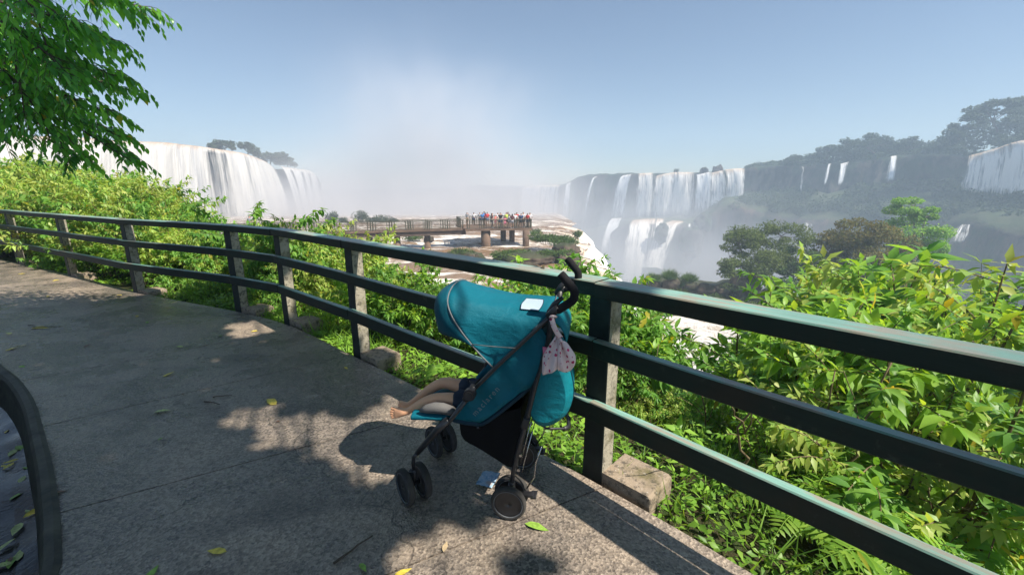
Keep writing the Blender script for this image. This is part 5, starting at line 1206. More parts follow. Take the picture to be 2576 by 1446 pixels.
# ------------------------------------------------------------------ fallen leaves and twigs on the path
def litter():
    rg = random.Random(8); cols = {'yellow': (0.72, 0.56, 0.08), 'green': (0.24, 0.40, 0.06), 'pale green': (0.50, 0.54, 0.20), 'brown': (0.16, 0.08, 0.04), 'tan': (0.55, 0.42, 0.25)}
    ms = {k: plain('fallen_leaf_' + k.replace(' ', '_'), v, 0.5, 0.4, var=0.3, scale=60) for k, v in cols.items()}
    L = [(33, 876, 'yellow', .11, 'curled yellow fallen leaf near the gutter top'), (100, 824, 'yellow', .16, 'long yellow fallen leaf beside a twig in the far shade'), (425, 941, 'yellow', .085, 'upright yellow fallen leaf in the middle of the shaded path'), (682, 1010, 'yellow', .12, 'yellow fallen leaf with a pointed end, left of the child feet'),
         (408, 1033, 'pale green', .085, 'pale green fallen leaf beside a small puddle'), (545, 1385, 'yellow', .075, 'bright yellow-green fallen leaf at the bottom of the path'), (1350, 1323, 'green', .10, 'green fallen leaf with a long stalk near the railing shadow'), (913, 1427, 'green', .05, 'small green fallen leaf fragment at the bottom edge'), (1012, 1438, 'yellow', .065, 'yellow fallen leaf on the sunlit bottom edge'),
         (404, 1104, 'green', .03, 'tiny green leaf scrap on the shaded slab'), (452, 872, 'pale green', .06, 'pale fallen leaf by the slab joint'), (380, 1440, 'green', .07, 'green fallen leaf cut by the bottom edge'), (22, 838, 'pale green', .10, 'narrow pale fallen leaf at the left edge'), (60, 868, 'tan', .06, None), (1120, 1373, 'tan', .05, 'pale dry scrap on the sunlit concrete'), (150, 1237, 'brown', .05, 'brown fallen leaf beside the kerb'),
         (54, 922, 'green', .05, None), (370, 810, 'green', .07, 'green fallen leaf in the far shade'), (345, 795, 'yellow', .06, None), (555, 845, 'green', .05, None), (640, 833, 'yellow', .06, 'yellow fallen leaf in the sun patch by the corner posts'), (300, 742, 'yellow', .08, None), (120, 745, 'yellow', .08, None), (140, 705, 'yellow', .09, None), (55, 688, 'yellow', .09, None), (220, 870, 'brown', .06, None), (85, 826, 'brown', .05, None), (515, 868, 'tan', .05, None), (505, 852, 'tan', .04, None), (870, 925, 'yellow', .05, None), (1050, 1145, 'tan', .04, None), (460, 990, 'brown', .035, None), (700, 1060, 'brown', .03, None), (1268, 1246, 'tan', .06, 'scrap of pale litter beside the wet leaflet')]
    for px, py, c, ln, lab in L:
        ln *= 1.25; p = on_z(px, py, 0.006); lv = LV(); a = rg.uniform(0, 6.28); D = np.array([[math.cos(a), math.sin(a), rg.uniform(0.02, 0.22)]])
        lv.add([np.array(p) - D[0] * ln * 0.5 + np.array([0, 0, 0.003])], D, [[rg.uniform(-.25, .25), rg.uniform(-.25, .25), 1]], ln, ln * 0.45, droop=rg.uniform(0.05, 0.35), fold=rg.uniform(0.1, 0.4), lod=2)
        V = lv.V[0]; V[:, 2] = np.maximum(V[:, 2], 0.004); lv.V[0] = V
        o = lv.build('fallen_leaf', ms[c]); tag(o, lab or ('small %s fallen leaf scattered on the far shaded path' % c), 'fallen leaf', 'leaves fallen on the path', 'thing')
    for px, py, ln, ang, lab in ((533, 1013, .16, -.3, 'short dark twig on the path left of the child feet'), (560, 996, .14, .2, 'thin twig touching the dark one'), (120, 822, .3, .15, 'long thin twig in the far shade'), (80, 818, .12, -.2, 'broken dark twig near the far yellow leaf'), (890, 1380, .2, .9, 'thin root-like twig on the sunlit concrete')):
        p = on_z(px, py, 0.008); mb = MB(); d = Vector((math.cos(ang), math.sin(ang), 0)) * ln; limb(mb, p - d / 2, p + d / 2, 0.006, 0.003, rg, 5, 0.04)
        tag(mb.build('twig', M['bark']), lab, 'twig', 'twigs on the path', 'thing')
    for i in range(22):       # leaves lying in the gutter
        t = rg.random(); p = on_z(rg.uniform(-10, 85), rg.uniform(990, 1440), -0.268); c = rg.choice(['green', 'yellow', 'brown', 'pale green']); lv = LV(); a = rg.uniform(0, 6.28); ln = rg.uniform(.05, .12); D = np.array([[math.cos(a), math.sin(a), rg.uniform(0, .3)]])
        lv.add([np.array(p)], D, [[rg.uniform(-.4, .4), rg.uniform(-.4, .4), 1]], ln, ln * .45, droop=.2, fold=.2, lod=2); V = lv.V[0]; V[:, 2] = np.maximum(V[:, 2], -0.266)
        tag(lv.build('fallen_leaf', ms[c]), 'wet %s leaf lying in the gutter' % c, 'fallen leaf', 'leaves in the gutter', 'thing')
litter()
# ================================================================== pushchair with child
def fabric(name, col, var=0.12, rough=0.6, sheen=0.0, bs=900, fold=0.0):
    k = NM(name); o = k.coord(); p = k.mapping(o, (1, 1, 1)); f = k.noise(p, 7, 3)
    c = k.mix(f, tuple(x * (1 - var) for x in col), tuple(min(1, x * (1 + var)) for x in col))
    h = k.noise(p, bs, 2)
    if fold: h = k.math('ADD', k.math('MULTIPLY', h, 0.12), k.math('ADD', k.math('MULTIPLY', k.noise(k.mapping(o, (9, 3, 16)), 1.0, 3, 0.5, 0.8), fold), k.math('MULTIPLY', k.noise(k.mapping(o, (14, 40, 26)), 1.0, 3, 0.55, 1.2), fold * 0.35)))
    return k.done(k.bsdf(c, rough, 0.25, k.bump(h, 0.55, 0.016 if fold else 0.002), Sheen__Weight=sheen))
def stroller():
    F_ = Vector((-.982, .19, 0)).normalized(); O = Vector((.055, 2.1, 0)); rz = math.atan2(F_.y, F_.x)
    root = tag(empty('stroller', O, rz), 'teal folding pushchair with black frame and raised canopy parked by the railing', 'stroller')
    S = lambda u, w_, v: Vector((u, -v, w_))
    teal = fabric('teal_fabric', (0.001, 0.120, 0.168), fold=1.0); teal_lit = fabric('teal_fabric_sunlit', (0.002, 0.17, 0.215), fold=1.6); navy = fabric('navy_fabric', (0.006, 0.035, 0.06)); dark = fabric('black_mesh_fabric', (0.003, 0.003, 0.004), 0.1, 0.9); liner = fabric('grey_liner', (0.15, 0.145, 0.14)); pipe = plain('grey_piping', (0.12, 0.13, 0.14), 0.6)  # second teal is lightened for the sunlit rear, sunlight put into the colour
    metal = plain('dark_grey_tube', (0.045, 0.047, 0.052), 0.32, 0.6, metal=0.55, var=0.1); steel = plain('bright_steel', (0.45, 0.45, 0.46), 0.25, 0.6, metal=1.0, var=0.1); foam = plain('black_foam', (0.010, 0.010, 0.012), 0.9, 0.3, bump=0.3, bs=300); plast = plain('black_plastic', (0.022, 0.022, 0.025), 0.45, 0.5); rub = plain('dusty_rubber', (0.050, 0.047, 0.044), 0.85, 0.3, var=0.4, scale=14)
    hubm = plain('scuffed_hub_plastic', (0.020, 0.020, 0.022), 0.4, 0.5, var=0.35, scale=10); patch = fabric('clear_window_plastic', (0.42, 0.52, 0.62), 0.1, 0.3, 0.0)
    fin = lambda mb, nm, m, par=root, **k: mb.build(nm, m, par, **k)
    # ---- canopy
    def arc(P, n=37): return catmull([S(*p) for p in P], n)
    mir = lambda P: P + [(u, w_, -v) for u, w_, v in P[::-1]]
    front = mir([(.112, .807, -.208), (.165, .862, -.214), (.213, .920, -.219), (.262, .985, -.222), (.305, 1.052, -.218), (.330, 1.105, -.200), (.340, 1.140, -.160), (.344, 1.162, -.100), (.345, 1.172, -.035)])
    rear = mir([(.106, .807, -.208), (.055, .862, -.212), (.000, .922, -.214), (-.060, .985, -.214), (-.115, 1.036, -.208), (-.146, 1.064, -.188), (-.158, 1.082, -.150), (-.163, 1.092, -.095), (-.165, 1.096, -.035)])
    A, B = arc(front, 61), arc(rear, 61); mb = MB(); rows = []
    for j in range(17):
        t = j / 16; row = []
        for i in range(61):
            p = A[i].lerp(B[i], t); s = i / 60; inn = Vector((0.12, 0, .93)) - p; inn.x = 0
            sag = 0.026 * math.sin(math.pi * t) * (0.3 + 0.7 * math.sin(math.pi * s)); wr = 0.0035 * math.sin(s * 42 + t * 5 + 2 * math.sin(t * 7)) * math.sin(math.pi * t)
            row.append(p + inn.normalized() * (sag + wr))
        rows.append(row)
    mb.grid([r[::-1] for r in rows]); can = fin(mb, 'canopy', teal); so = can.modifiers.new('thickness', 'SOLIDIFY'); so.thickness = 0.004
    mb = MB(); mb.tube(A, 0.0042, 6); fin(mb, 'piping', pipe, can)
    mb = MB(); mb.tube([p + Vector((0, 0, .003)) for p in B[12:-12]], 0.003, 5); fin(mb, 'seam', pipe, can)
    mb = MB(); mb.tube([S(.208, .921, -.2225), S(.13, .917, -.221), S(.06, .916, -.219), S(-.003, .916, -.219)], 0.0024, 5); fin(mb, 'seam', pipe, can)
    # visor
    e1 = mir([(.213, .920, -.219), (.275, .965, -.222), (.345, 1.02, -.212), (.392, 1.055, -.180), (.422, 1.062, -.130), (.436, 1.06, -.065), (.438, 1.058, -.02)])
    e2 = mir([(.213, .916, -.217), (.262, .934, -.212), (.325, .945, -.195), (.378, .942, -.160), (.412, .932, -.110), (.428, .922, -.055), (.431, .920, -.018)])
    e0 = [A[int(i)] for i in np.linspace(16, 44, 41)]; E1, E2 = arc(e1, 41), arc(e2, 41); rows = []
    for j in range(11):
        t = j / 10; rows.append([catmull([e0[i], e0[i].lerp(E1[i], .5) + Vector((.018, 0, .022)), E1[i], E2[i]], 11)[j] for i in range(41)])
    mb = MB(); mb.grid([r[::-1] for r in rows]); vz = fin(mb, 'visor', fabric('teal_fabric_shaded', (0.001, 0.075, 0.11))); so = vz.modifiers.new('thickness', 'SOLIDIFY'); so.thickness = 0.005  # same teal cloth darkened, the shade under the visor put into its colour
    mb = MB(); mb.tube(rows[-1], 0.004, 5); fin(mb, 'piping', pipe, vz)
    # clear window on the roof
    def on_can(i, t):
        x = t * 16; j = min(int(x), 15); f = x - j
        g = can_rows[j][min(int(i), 60)].lerp(can_rows[j + 1][min(int(i), 60)], f); g2 = can_rows[j][min(int(i) + 1, 60)].lerp(can_rows[j + 1][min(int(i) + 1, 60)], f); return g.lerp(g2, i - int(i))
    can_rows = []
    for j in range(17):
        t = j / 16; can_rows.append([A[i].lerp(B[i], t) + ((Vector((0.12, 0, .93)) - A[i].lerp(B[i], t)) * Vector((0, 1, 1)) if False else Vector((0, 0, 0))) for i in range(61)])
    can_rows = [r for r in [[Vector(v.co) for v in can.data.vertices][k * 61:(k + 1) * 61][::-1] for k in range(17)]]
    ws = []
    for a in np.linspace(0, 1, 9):
        row = []
        for b in np.linspace(0, 1, 9):
            bb = 0.5 + (b - 0.5) * (0.86 + 0.14 * math.sin(math.pi * a)); p = on_can(20.5 + 9.0 * a, 0.70 + 0.20 * bb); nrm = Vector((0, p.y * 0.9, .16)).normalized(); row.append(p + Vector((0, p.y * 0.02, 0.0055)))
        ws.append(row)
    mb = MB(); mb.grid(ws); fin(mb, 'window', patch, can); edge = ws[0] + [r[-1] for r in ws[1:]] + ws[-1][::-1][1:] + [r[0] for r in ws[::-1]][1:]
    mb = MB(); mb.tube(edge, 0.002, 5); fin(mb, 'window_trim', navy, can)
    # rear flap
    rows = []
    for a in range(25):
        s = a / 24; v = -.19 + .38 * s; k = 1 - abs(2 * s - 1) ** 4
        rows.append(catmull([S(-.150 - .012 * k, 1.055 + .042 * k, v), S(-.198 - .012 * k, 1.035 + .02 * k, v), S(-.232 - .012 * k, .985, v), S(-.236, .925, v * .98), S(-.222, .888, v * .96)], 10))
    mb = MB(); mb.grid(rows); fl = fin(mb, 'rear_flap', teal_lit); so = fl.modifiers.new('thickness', 'SOLIDIFY'); so.thickness = 0.004
    # ---- backrest bulge hanging behind the rear tube
    prof = [(-.118, .985), (-.165, .93), (-.215, .84), (-.250, .745), (-.266, .655), (-.257, .575), (-.232, .515), (-.190, .478), (-.145, .462), (-.10, .470), (-.066, .512)]
    rows = []; C2 = catmull([Vector((u, w_, 0)) for u, w_ in prof], 34)
    for a in range(29):
        s = a / 28; v = -.172 + .344 * s; k = 1 - abs(2 * s - 1) ** 5; row = []
        for i, p in enumerate(C2):
            t = i / 33; cx, cw = -.10, .72; q = 0.80 + 0.20 * k; fo = 0.012 * math.sin(s * 23 + 3.0 * t) * math.sin(math.pi * t) * (0.3 + t)
            row.append(S(cx + (p.x - cx) * q + fo * (-1), cw + (p.y - cw) * q + fo * 0.6, v))
        rows.append(row)
    mb = MB(); mb.grid(rows); k = len(rows[0]); mb.add(rows[0], [tuple(range(k))]); mb.add(rows[-1], [tuple(range(k - 1, -1, -1))]); br = fin(mb, 'backrest', teal_lit)
    mb = MB(); mb.tube([p + Vector((-.003, 0, 0)) for p in rows[9][6:30]], 0.003, 5); fin(mb, 'zip', navy, br)
    # ---- seat: two side panels, pan, liner
    side = [(.107, .800), (.04, .868), (-.03, .940), (-.112, 1.025), (-.150, .955), (-.118, .82), (-.094, .725), (-.055, .695), (-.018, .672), (.03, .625), (.085, .572), (.14, .522), (.185, .487), (.245, .488), (.300, .492), (.335, .500), (.30, .565), (.255, .62), (.225, .655), (.17, .73)]
    for sg in (-1, 1):
        bm = bmesh.new(); vs = [bm.verts.new(S(u, w_, sg * .186)) for u, w_ in side]; f = bm.faces.new(vs if sg > 0 else vs[::-1])
        bmesh.ops.triangulate(bm, faces=bm.faces); 
        for _ in range(4): bmesh.ops.subdivide_edges(bm, edges=[e for e in bm.edges if e.calc_length() > 0.035], cuts=1, use_grid_fill=True); bmesh.ops.triangulate(bm, faces=bm.faces)
        for v in bm.verts:
            if not v.is_boundary: v.co.y += -sg * (0.012 * math.sin(v.co.x * 34 - v.co.z * 22) + 0.010 * math.sin(v.co.z * 26 + v.co.x * 9)) * 0.8
        me = bpy.data.meshes.new('side_panel'); bm.to_mesh(me); bm.free(); me.polygons.foreach_set('use_smooth', np.ones(len(me.polygons), bool)); sp = link('side_panel', me, teal, root); so = sp.modifiers.new('thickness', 'SOLIDIFY'); so.thickness = 0.004
        if sg < 0:
            cu = bpy.data.curves.new('lettering', 'FONT'); cu.body = 'maclaren'; cu.size = 0.042; cu.space_character = 1.35; cu.extrude = 0.0006; cu.align_x = 'CENTER'
            tmp = bpy.data.objects.new('tmp', cu); COL.objects.link(tmp); lm = bpy.data.meshes.new_from_object(tmp.evaluated_get(bpy.context.evaluated_depsgraph_get())); bpy.data.objects.remove(tmp); lm.materials.clear(); lm.materials.append(plain('faded_print', (0.14, 0.20, 0.22), 0.7)); t = bpy.data.objects.new('lettering', lm); COL.objects.link(t); t.parent = sp;
            X = (S(.085, .70, 0) - S(.205, .55, 0)).normalized(); X.y = 0; X.normalize(); Z = Vector((0, 1, 0)); Yv = Z.cross(X); mt = Matrix((X, Yv, Z)).transposed().to_4x4(); mt.translation = S(.140, .610, -.203); t.matrix_local = mt
    def slab(P, half, th, name, m, par=root, n=18):
        C = catmull([Vector((u, w_, 0)) for u, w_ in P], n); rows = []
        for i, p in enumerate(C):
            d = (C[min(i + 1, n - 1)] - C[max(i - 1, 0)]).normalized(); nn = Vector((-d.y, d.x, 0)); nn = nn if nn.y > 0 else -nn; r = []
            for k in range(20):
                a = 2 * math.pi * k / 20; cx = math.copysign(abs(math.cos(a)) ** 0.25, math.cos(a)); sy = math.copysign(abs(math.sin(a)) ** 0.7, math.sin(a)); e = 1 if 0 < i < n - 1 else .86
                q = p + nn * (sy * th * e); r.append(S(q.x, q.y, cx * half * e))
            rows.append(r)
        mb = MB(); mb.grid(rows, 0, True, True); mb.add(rows[0], [tuple(range(20))]); mb.add(rows[-1], [tuple(range(19, -1, -1))]); return fin(mb, name, m, par)
    slab([(.335, .485), (.25, .470), (.185, .468), (.10, .535), (.02, .612), (-.06, .70), (-.12, .85), (-.14, .96)], .176, .018, 'seat_pan', navy)
    slab([(.33, .508), (.25, .497), (.19, .500), (.11, .565), (.03, .645), (-.04, .74), (-.09, .87), (-.10, .97)], .168, .014, 'seat_liner', liner)
    slab([(.335, .487), (.27, .478), (.19, .476)], .19, .022, 'seat_front_band', navy)
    slab([(.578, .455), (.54, .459), (.47, .466), (.40, .470), (.36, .472)], .165, .019, 'footrest', teal)
    for v in (-.145, .145):
        mb = MB(); mb.tube([S(u, w_, v) for u, w_ in ((.525, .496), (.485, .512), (.44, .522), (.395, .524), (.35, .516), (.31, .500))], [.010, .024, .030, .031, .027, .014], 12); fin(mb, 'side_bolster', liner)
    slab([(.45, .45), (.40, .452), (.36, .46)], .10, .012, 'footrest_strap', dark)
    # ---- frame
    for v in (-.21, .21):
        mb = MB(); mb.tube([S(-.190, 1.108, v), S(-.118, 1.031, v), (S(-.003, .911, v)), S(.093, .809, v), S(.165, .728, v), S(.215, .672, v)], .0105, 10); fin(mb, 'handle_tube', metal)
        mb = MB(); mb.tube([S(.222, .655, v), S(.337, .495, v), S(.36, .465, v)], .0115, 10); fin(mb, 'front_tube', metal)
        mb = MB(); mb.tube([S(.345, .500, v), S(.40, .445, v), S(.47, .355, v), S(.525, .285, v)], [.020, .019, .017, .015], 8, flat=1.0); mb.tube([S(.518, .290, v), S(.545, .262, v), S(.552, .225, v), S(.550, .175, v)], .011, 10); fin(mb, 'front_leg', metal)
        mb = MB(); mb.tube([S(-.168, 1.055, v * .985), S(-.152, .951, v * .985), S(-.117, .801, v * .985), S(-.095, .726, v * .985), S(-.053, .528, v * .985), S(-.019, .383, v * .985), S(.010, .235, v * .985), S(.018, .17, v * .985)], [.0095] * 3 + [.0135] * 3 + [.012, .012], 10); fin(mb, 'rear_tube', metal)
        mb = MB(); mb.disc(S(.224, .660, v * 1.06), (0, 1, 0), .030, .030, 24); mb.disc(S(.224, .660, v * 1.15), (0, 1, 0), .021, .010, 20); mb.tube([S(.205, .70, v), S(.224, .66, v), S(.252, .62, v)], .018, 10); fin(mb, 'hinge', plast)
        mb = MB(); mb.tube(catmull([S(-.190, 1.105, v), S(-.222, 1.128, v), S(-.262, 1.160, v), S(-.266, 1.200, v), S(-.240, 1.236, v), S(-.203, 1.278, v)], 20), [.0165] + [.020] * 18 + [.0175], 12); fin(mb, 'handle_grip', foam)
        mb = MB(); mb.tube([S(-.150, 1.075, v), S(-.185, 1.108, v), S(-.200, 1.120, v)], [.016, .020, .018], 10); mb.tube([S(-.150, 1.09, v * .93), S(-.178, 1.13, v * .90), S(-.215, 1.165, v * .93)], [.010, .014, .010], 8); mb.tube([S(-.170, 1.10, v * .98), S(-.165, 1.02, v * .98), S(-.155, .955, v * .98)], [.020, .016, .012], 10); fin(mb, 'joint', plast, bevel=0.0)
        # thin linkage rods beside the rear legs
        vv = v * .95
        mb = MB(); mb.tube([S(-.085, .48, vv), S(-.045, .30, vv), S(-.035, .245, vv)], .003, 6); mb.tube([S(-.075, .52, vv * .9), S(-.02, .27, vv * .9)], .003, 6); mb.tube([S(-.132, .40, vv), S(-.105, .31, vv), S(-.098, .225, vv), S(-.060, .150, vv)], .004, 6); mb.disc(S(-.020, .268, v * 1.04), (0, 1, 0), .008, .014, 10); mb.disc(S(-.03, .352, v * 1.04), (0, 1, 0), .007, .012, 10); fin(mb, 'linkage_rod', steel)
        mb = MB(); mb.box(S(-.053, .53, v), (.036, .034, .055), Matrix.Rotation(R(-15), 3, 'Y')); fin(mb, 'latch_housing', plast, bevel=.005)
    for a, b in ((-1, 1), (1, -1)):
        mb = MB(); P = [S(.20, .446, a * .17), S(.19, .440, a * .15), S(.079, .354, a * .03 + (.002 if a > 0 else -.002)), S(.012, .293, b * .13), S(-.005, .265, b * .19)]; mb.tube(catmull(P, 12), .009, 8); fin(mb, 'cross_tube', metal)
    mb = MB(); mb.tube([S(.50, .322, -.20), S(.49, .33, -.1), S(.478, .335, 0), S(.49, .33, .1), S(.50, .322, .20)], .009, 8); fin(mb, 'footrest_bar', metal)
    mb = MB(); mb.tube([S(-.235, .47, -.13), S(-.255, .44, -.06), S(-.25, .425, .05), S(-.215, .43, .12)], .011, 8); mb.tube([S(-.10, .50, -.15), S(-.15, .46, -.13), S(-.235, .47, -.13)], .006, 6); fin(mb, 'fold_bar', plast)
    # ---- basket
    rows = []
    for a in range(15):
        v = -.16 + .32 * a / 14; k = 1 - abs(a / 7 - 1) ** 3
        rows.append(catmull([S(.30, .452, v), S(.285, .37 - .02 * k, v), S(.20, .325 - .04 * k, v), S(.12, .280 - .05 * k, v), S(.03, .235 - .02 * k, v), S(-.01, .30, v), S(-.022, .46, v), S(-.015, .575, v)], 20))
    mb = MB(); mb.grid(rows); k = 20; mb.add(rows[0], [tuple(range(k))]); mb.add(rows[-1], [tuple(range(k - 1, -1, -1))]); bk = fin(mb, 'basket', dark); so = bk.modifiers.new('thickness', 'SOLIDIFY'); so.thickness = 0.003
    mb = MB(); mb.box(S(.268, .33, -.05), (.030, .003, .095), Matrix.Rotation(R(-22), 3, 'Y')); fin(mb, 'strap', dark)
    # ---- wheels
    def wheel(c, axis, r, wd, par=root):
        a = Vector(axis).normalized(); e = empty('wheel', (0, 0, 0)); e.parent = par; h = wd / 2
        mb = MB(); mb.lathe([(r * .80, -h * .8), (r * .90, -h), (r * .97, -h * .75), (r, -h * .3), (r, h * .3), (r * .97, h * .75), (r * .90, h), (r * .80, h * .8)], c, a, 36); mb.build('tyre', rub, e)
        mb = MB(); mb.lathe([(.001, h * .55), (r * .30, h * .62), (r * .66, h * .38), (r * .78, h * .72), (r * .80, h * .60), (r * .80, -h * .60), (r * .78, -h * .72), (r * .66, -h * .38), (r * .30, -h * .62), (.001, -h * .55)], c, a, 36); mb.build('hub', hubm, e)
        mb = MB(); mb.lathe([(r * .765, h * .74), (r * .80, h * .90), (r * .825, h * .86), (r * .80, h * .70)], c, a, 36); mb.lathe([(r * .765, -h * .74), (r * .80, -h * .70), (r * .825, -h * .86), (r * .80, -h * .90)], c, a, 36); mb.build('rim_ring', pipe, e); return e
    rt = Matrix.Rotation(-rz, 3, 'Z'); rf, rr = 0.098, 0.092
    for v, side_ in ((-.21, -1), (.21, 1)):
        ax = rt @ Vector((.80, .60, 0)); c = S(.555, rf, v); mb = MB(); mb.tube([S(.550, .185, v), S(.553, .13, v), c + Vector((.012, 0, .01))], [.013, .016, .017], 10); mb.tube([c - ax * .03, c + ax * .03], .012, 8); mb.box(c + Vector((0.006, 0, .035)), (.034, .030, .08)); cs = fin(mb, 'caster_fork', plast)
        for s in (1, -1): wheel(c + ax * (.048 * s), ax, rf, .038)
        c = S(.026, rr, v * .98); ax = Vector((0, 1, 0)); mb = MB(); mb.tube([S(.016, .185, v * .985), S(.020, .135, v * .985), S(.026, .10, v * .985)], [.016, .024, .026], 12); mb.tube([c - ax * .035, c + ax * .035], .014, 8); mb.box(S(-.045, .115, v * .96), (.10, .035, .014), Matrix.Rotation(R(8), 3, 'Y')); mb.box(S(-.095, .110, v * .90), (.030, .055, .012), Matrix.Rotation(R(8), 3, 'Y')); fin(mb, 'brake_housing', plast, bevel=.003)
        for s in (1, -1): wheel(c + ax * (.045 * s), ax, rr, .036)
        mb = MB(); mb.tube([S(.03, .175, v * 1.02), S(.028, .165, v * 1.1), S(.018, .160, v * 1.1), S(.002, .165, v * 1.02)], .0035, 6); fin(mb, 'wheel_clip', steel)
    MW_ = root.matrix_basis.copy()
    bpy.context.view_layer.update(); MW_ = root.matrix_world.copy()
    # ---- child
    skin = NM('child_skin'); kk = skin; nz = kk.noise(kk.coord(), 22, 3); m_skin = kk.done(kk.bsdf(kk.mix(nz, (0.80, 0.40, 0.22), (0.88, 0.50, 0.30)), 0.5, 0.4, Subsurface__Weight=0.08, Subsurface__Radius=(0.012, 0.005, 0.003)))
    J = dict(pelvis=(S(.17, .565, 0), .075), spine=(S(.09, .66, 0), .075), chest=(S(.02, .755, 0), .080), neck=(S(-.012, .82, 0), .036), head0=(S(-.005, .862, 0), .060), head1=(S(-.012, .915, 0), .070), head2=(S(-.022, .955, 0), .052))
    E_ = [('pelvis', 'spine'), ('spine', 'chest'), ('chest', 'neck'), ('neck', 'head0'), ('head0', 'head1'), ('head1', 'head2')]
    for q, v, K in (('n', -.078, [(.24, .542, .046), (.30, .536, .044), (.37, .538, .041), (.425, .540, .036), (.465, .536, .034), (.515, .516, .032), (.565, .488, .027), (.605, .462, .020), (.632, .444, .0205), (.660, .440, .024), (.688, .432, .023)]),
                    ('f', .075, [(.24, .548, .046), (.30, .548, .044), (.37, .545, .041), (.44, .560, .036), (.485, .556, .034), (.535, .524, .032), (.59, .482, .027), (.64, .440, .020), (.665, .418, .0205), (.69, .398, .022), (.712, .392, .021)])):
        prev = 'pelvis'; vv = v
        for i, (u, w_, r) in enumerate(K): J['%s%d' % (q, i)] = (S(u, w_, v * (.75 + .25 * min(1, i / 3)) + (-.012 if q == 'n' else -.02) * max(0, (i - 6) / 4)), r); E_.append((prev, '%s%d' % (q, i))); prev = '%s%d' % (q, i)
        b = J[prev][0]
        for k, (dw, dv, ln, r) in enumerate(((.020, .012, .030, .0105), (.008, .003, .034, .0085), (-.003, -.004, .032, .008), (-.013, -.009, .028, .0075), (-.022, -.013, .022, .0075))):
            d = Vector((.022, 0, dw * .9)); t0 = b + Vector((.012, -dv * .5, dw)); t1 = t0 + Vector((ln * .55, -dv * .2, dw * .12 + .002)); t2 = t0 + Vector((ln * .9, -dv * .2, dw * .15 - .004))
            for j, (p, rr_) in enumerate(((t0, r * 1.1), (t1, r), (t2, r * .9))): J['%st%d%d' % (q, k, j)] = (p, rr_)
            E_ += [(prev, '%st%d0' % (q, k)), ('%st%d0' % (q, k), '%st%d1' % (q, k)), ('%st%d1' % (q, k), '%st%d2' % (q, k))]
    for q, s in (('n', -1), ('f', 1)):
        for i, (u, w_, v, r) in enumerate(((.01, .79, .085, .036), (.06, .70, .125, .026), (.15, .625, .11, .021), (.185, .618, .085, .024))): J['%sa%d' % (q, i)] = (S(u, w_, s * v), r); E_.append(('chest' if i == 0 else '%sa%d' % (q, i - 1), '%sa%d' % (q, i)))
        for k in range(5):
            b0 = J['%sa3' % q][0]; t = b0 + Vector((.024 if k < 4 else .006, -s * (-.016 + .010 * k) if k < 4 else s * .02, .004)); J['%sf%d' % (q, k)] = (t, .0075); J['%sg%d' % (q, k)] = (t + Vector((.018, 0, -.010)), .0065); E_ += [('%sa3' % q, '%sf%d' % (q, k)), ('%sf%d' % (q, k), '%sg%d' % (q, k))]
    ch = skin_mesh('person', J, E_, m_skin, sub=2); ch.matrix_world = MW_; tag(ch, 'barefoot small child reclining in the pushchair, only shorts and bare legs visible', 'person')
    g = lambda names, add: {k: (J[k][0], J[k][1] + add) for k in names}
    Sh = g(['pelvis', 'n0', 'n1', 'f0', 'f1'], .012); Sh['n1'] = (J['n2'][0].lerp(J['n3'][0], .1), .060); Sh['f1'] = (J['f2'][0].lerp(J['f3'][0], .2), .060)
    shm = fabric('dark_slate_shorts', (0.030, 0.040, 0.06), 0.6, 0.8, fold=0.8); so_ = skin_mesh('shorts', Sh, [('pelvis', 'n0'), ('n0', 'n1'), ('pelvis', 'f0'), ('f0', 'f1')], shm, ch, sub=2)
    for v in so_.data.vertices: v.co += Vector((math.sin(v.co.z * 90 + v.co.y * 50), math.sin(v.co.x * 80), math.sin(v.co.x * 110 + v.co.y * 70))) * .0035
    skin_mesh('shirt', dict(g(['pelvis', 'spine', 'chest', 'na0', 'fa0'], .010), **{'nn': (J['na0'][0].lerp(J['na1'][0], .7), .038), 'ff': (J['fa0'][0].lerp(J['fa1'][0], .7), .038)}), [('pelvis', 'spine'), ('spine', 'chest'), ('chest', 'na0'), ('chest', 'fa0'), ('na0', 'nn'), ('fa0', 'ff')], CL['white'], ch)
    skin_mesh('hair', {'a': (S(-.03, .95, 0), .062), 'b': (S(-.055, .90, 0), .060)}, [('a', 'b')], HAIR['brown'], ch)
    mb = MB()
    for v in (-.026, .026): mb.blob(S(.052, .912, v), (.008, .011, .006), 10, 6)
    mb.build('eye', plast, ch); mb = MB(); mb.blob(S(.062, .893, 0), (.012, .010, .013), 10, 6); mb.blob(S(.054, .868, 0), (.006, .020, .005), 10, 6); mb.build('mouth', CL['coral'], ch)
    # ---- sun hat hanging from the handle
    k = NM('pink_dotted_cotton'); o = k.coord(); vo = k.n('TexVoronoi', Vector=o, Scale=38.0, Randomness=0.35); d = k.ramp(vo.outputs['Distance'], [(0.25, 1.0), (0.30, 0.0)]); rn = k.n('SeparateColor', Color=vo.outputs['Color']).outputs[0]
    c = k.mix(d, k.mix(k.noise(o, 14, 3), (0.74, 0.54, 0.53), (0.86, 0.71, 0.68)), k.mix(rn, (0.62, 0.05, 0.16), (0.30, 0.03, 0.08))); cot = k.done(k.bsdf(c, 0.85, 0.2, k.bump(k.noise(o, 60, 4), 0.35, 0.004)))
    hat = tag(empty('sun_hat', S(-.2, .9, -.21)), 'crumpled pale pink sun hat with red dots hanging behind the canopy', 'hat'); hat.matrix_world = MW_ @ Matrix.Translation(S(-.2, .91, -.235)); L0 = S(-.2, .91, -.235)
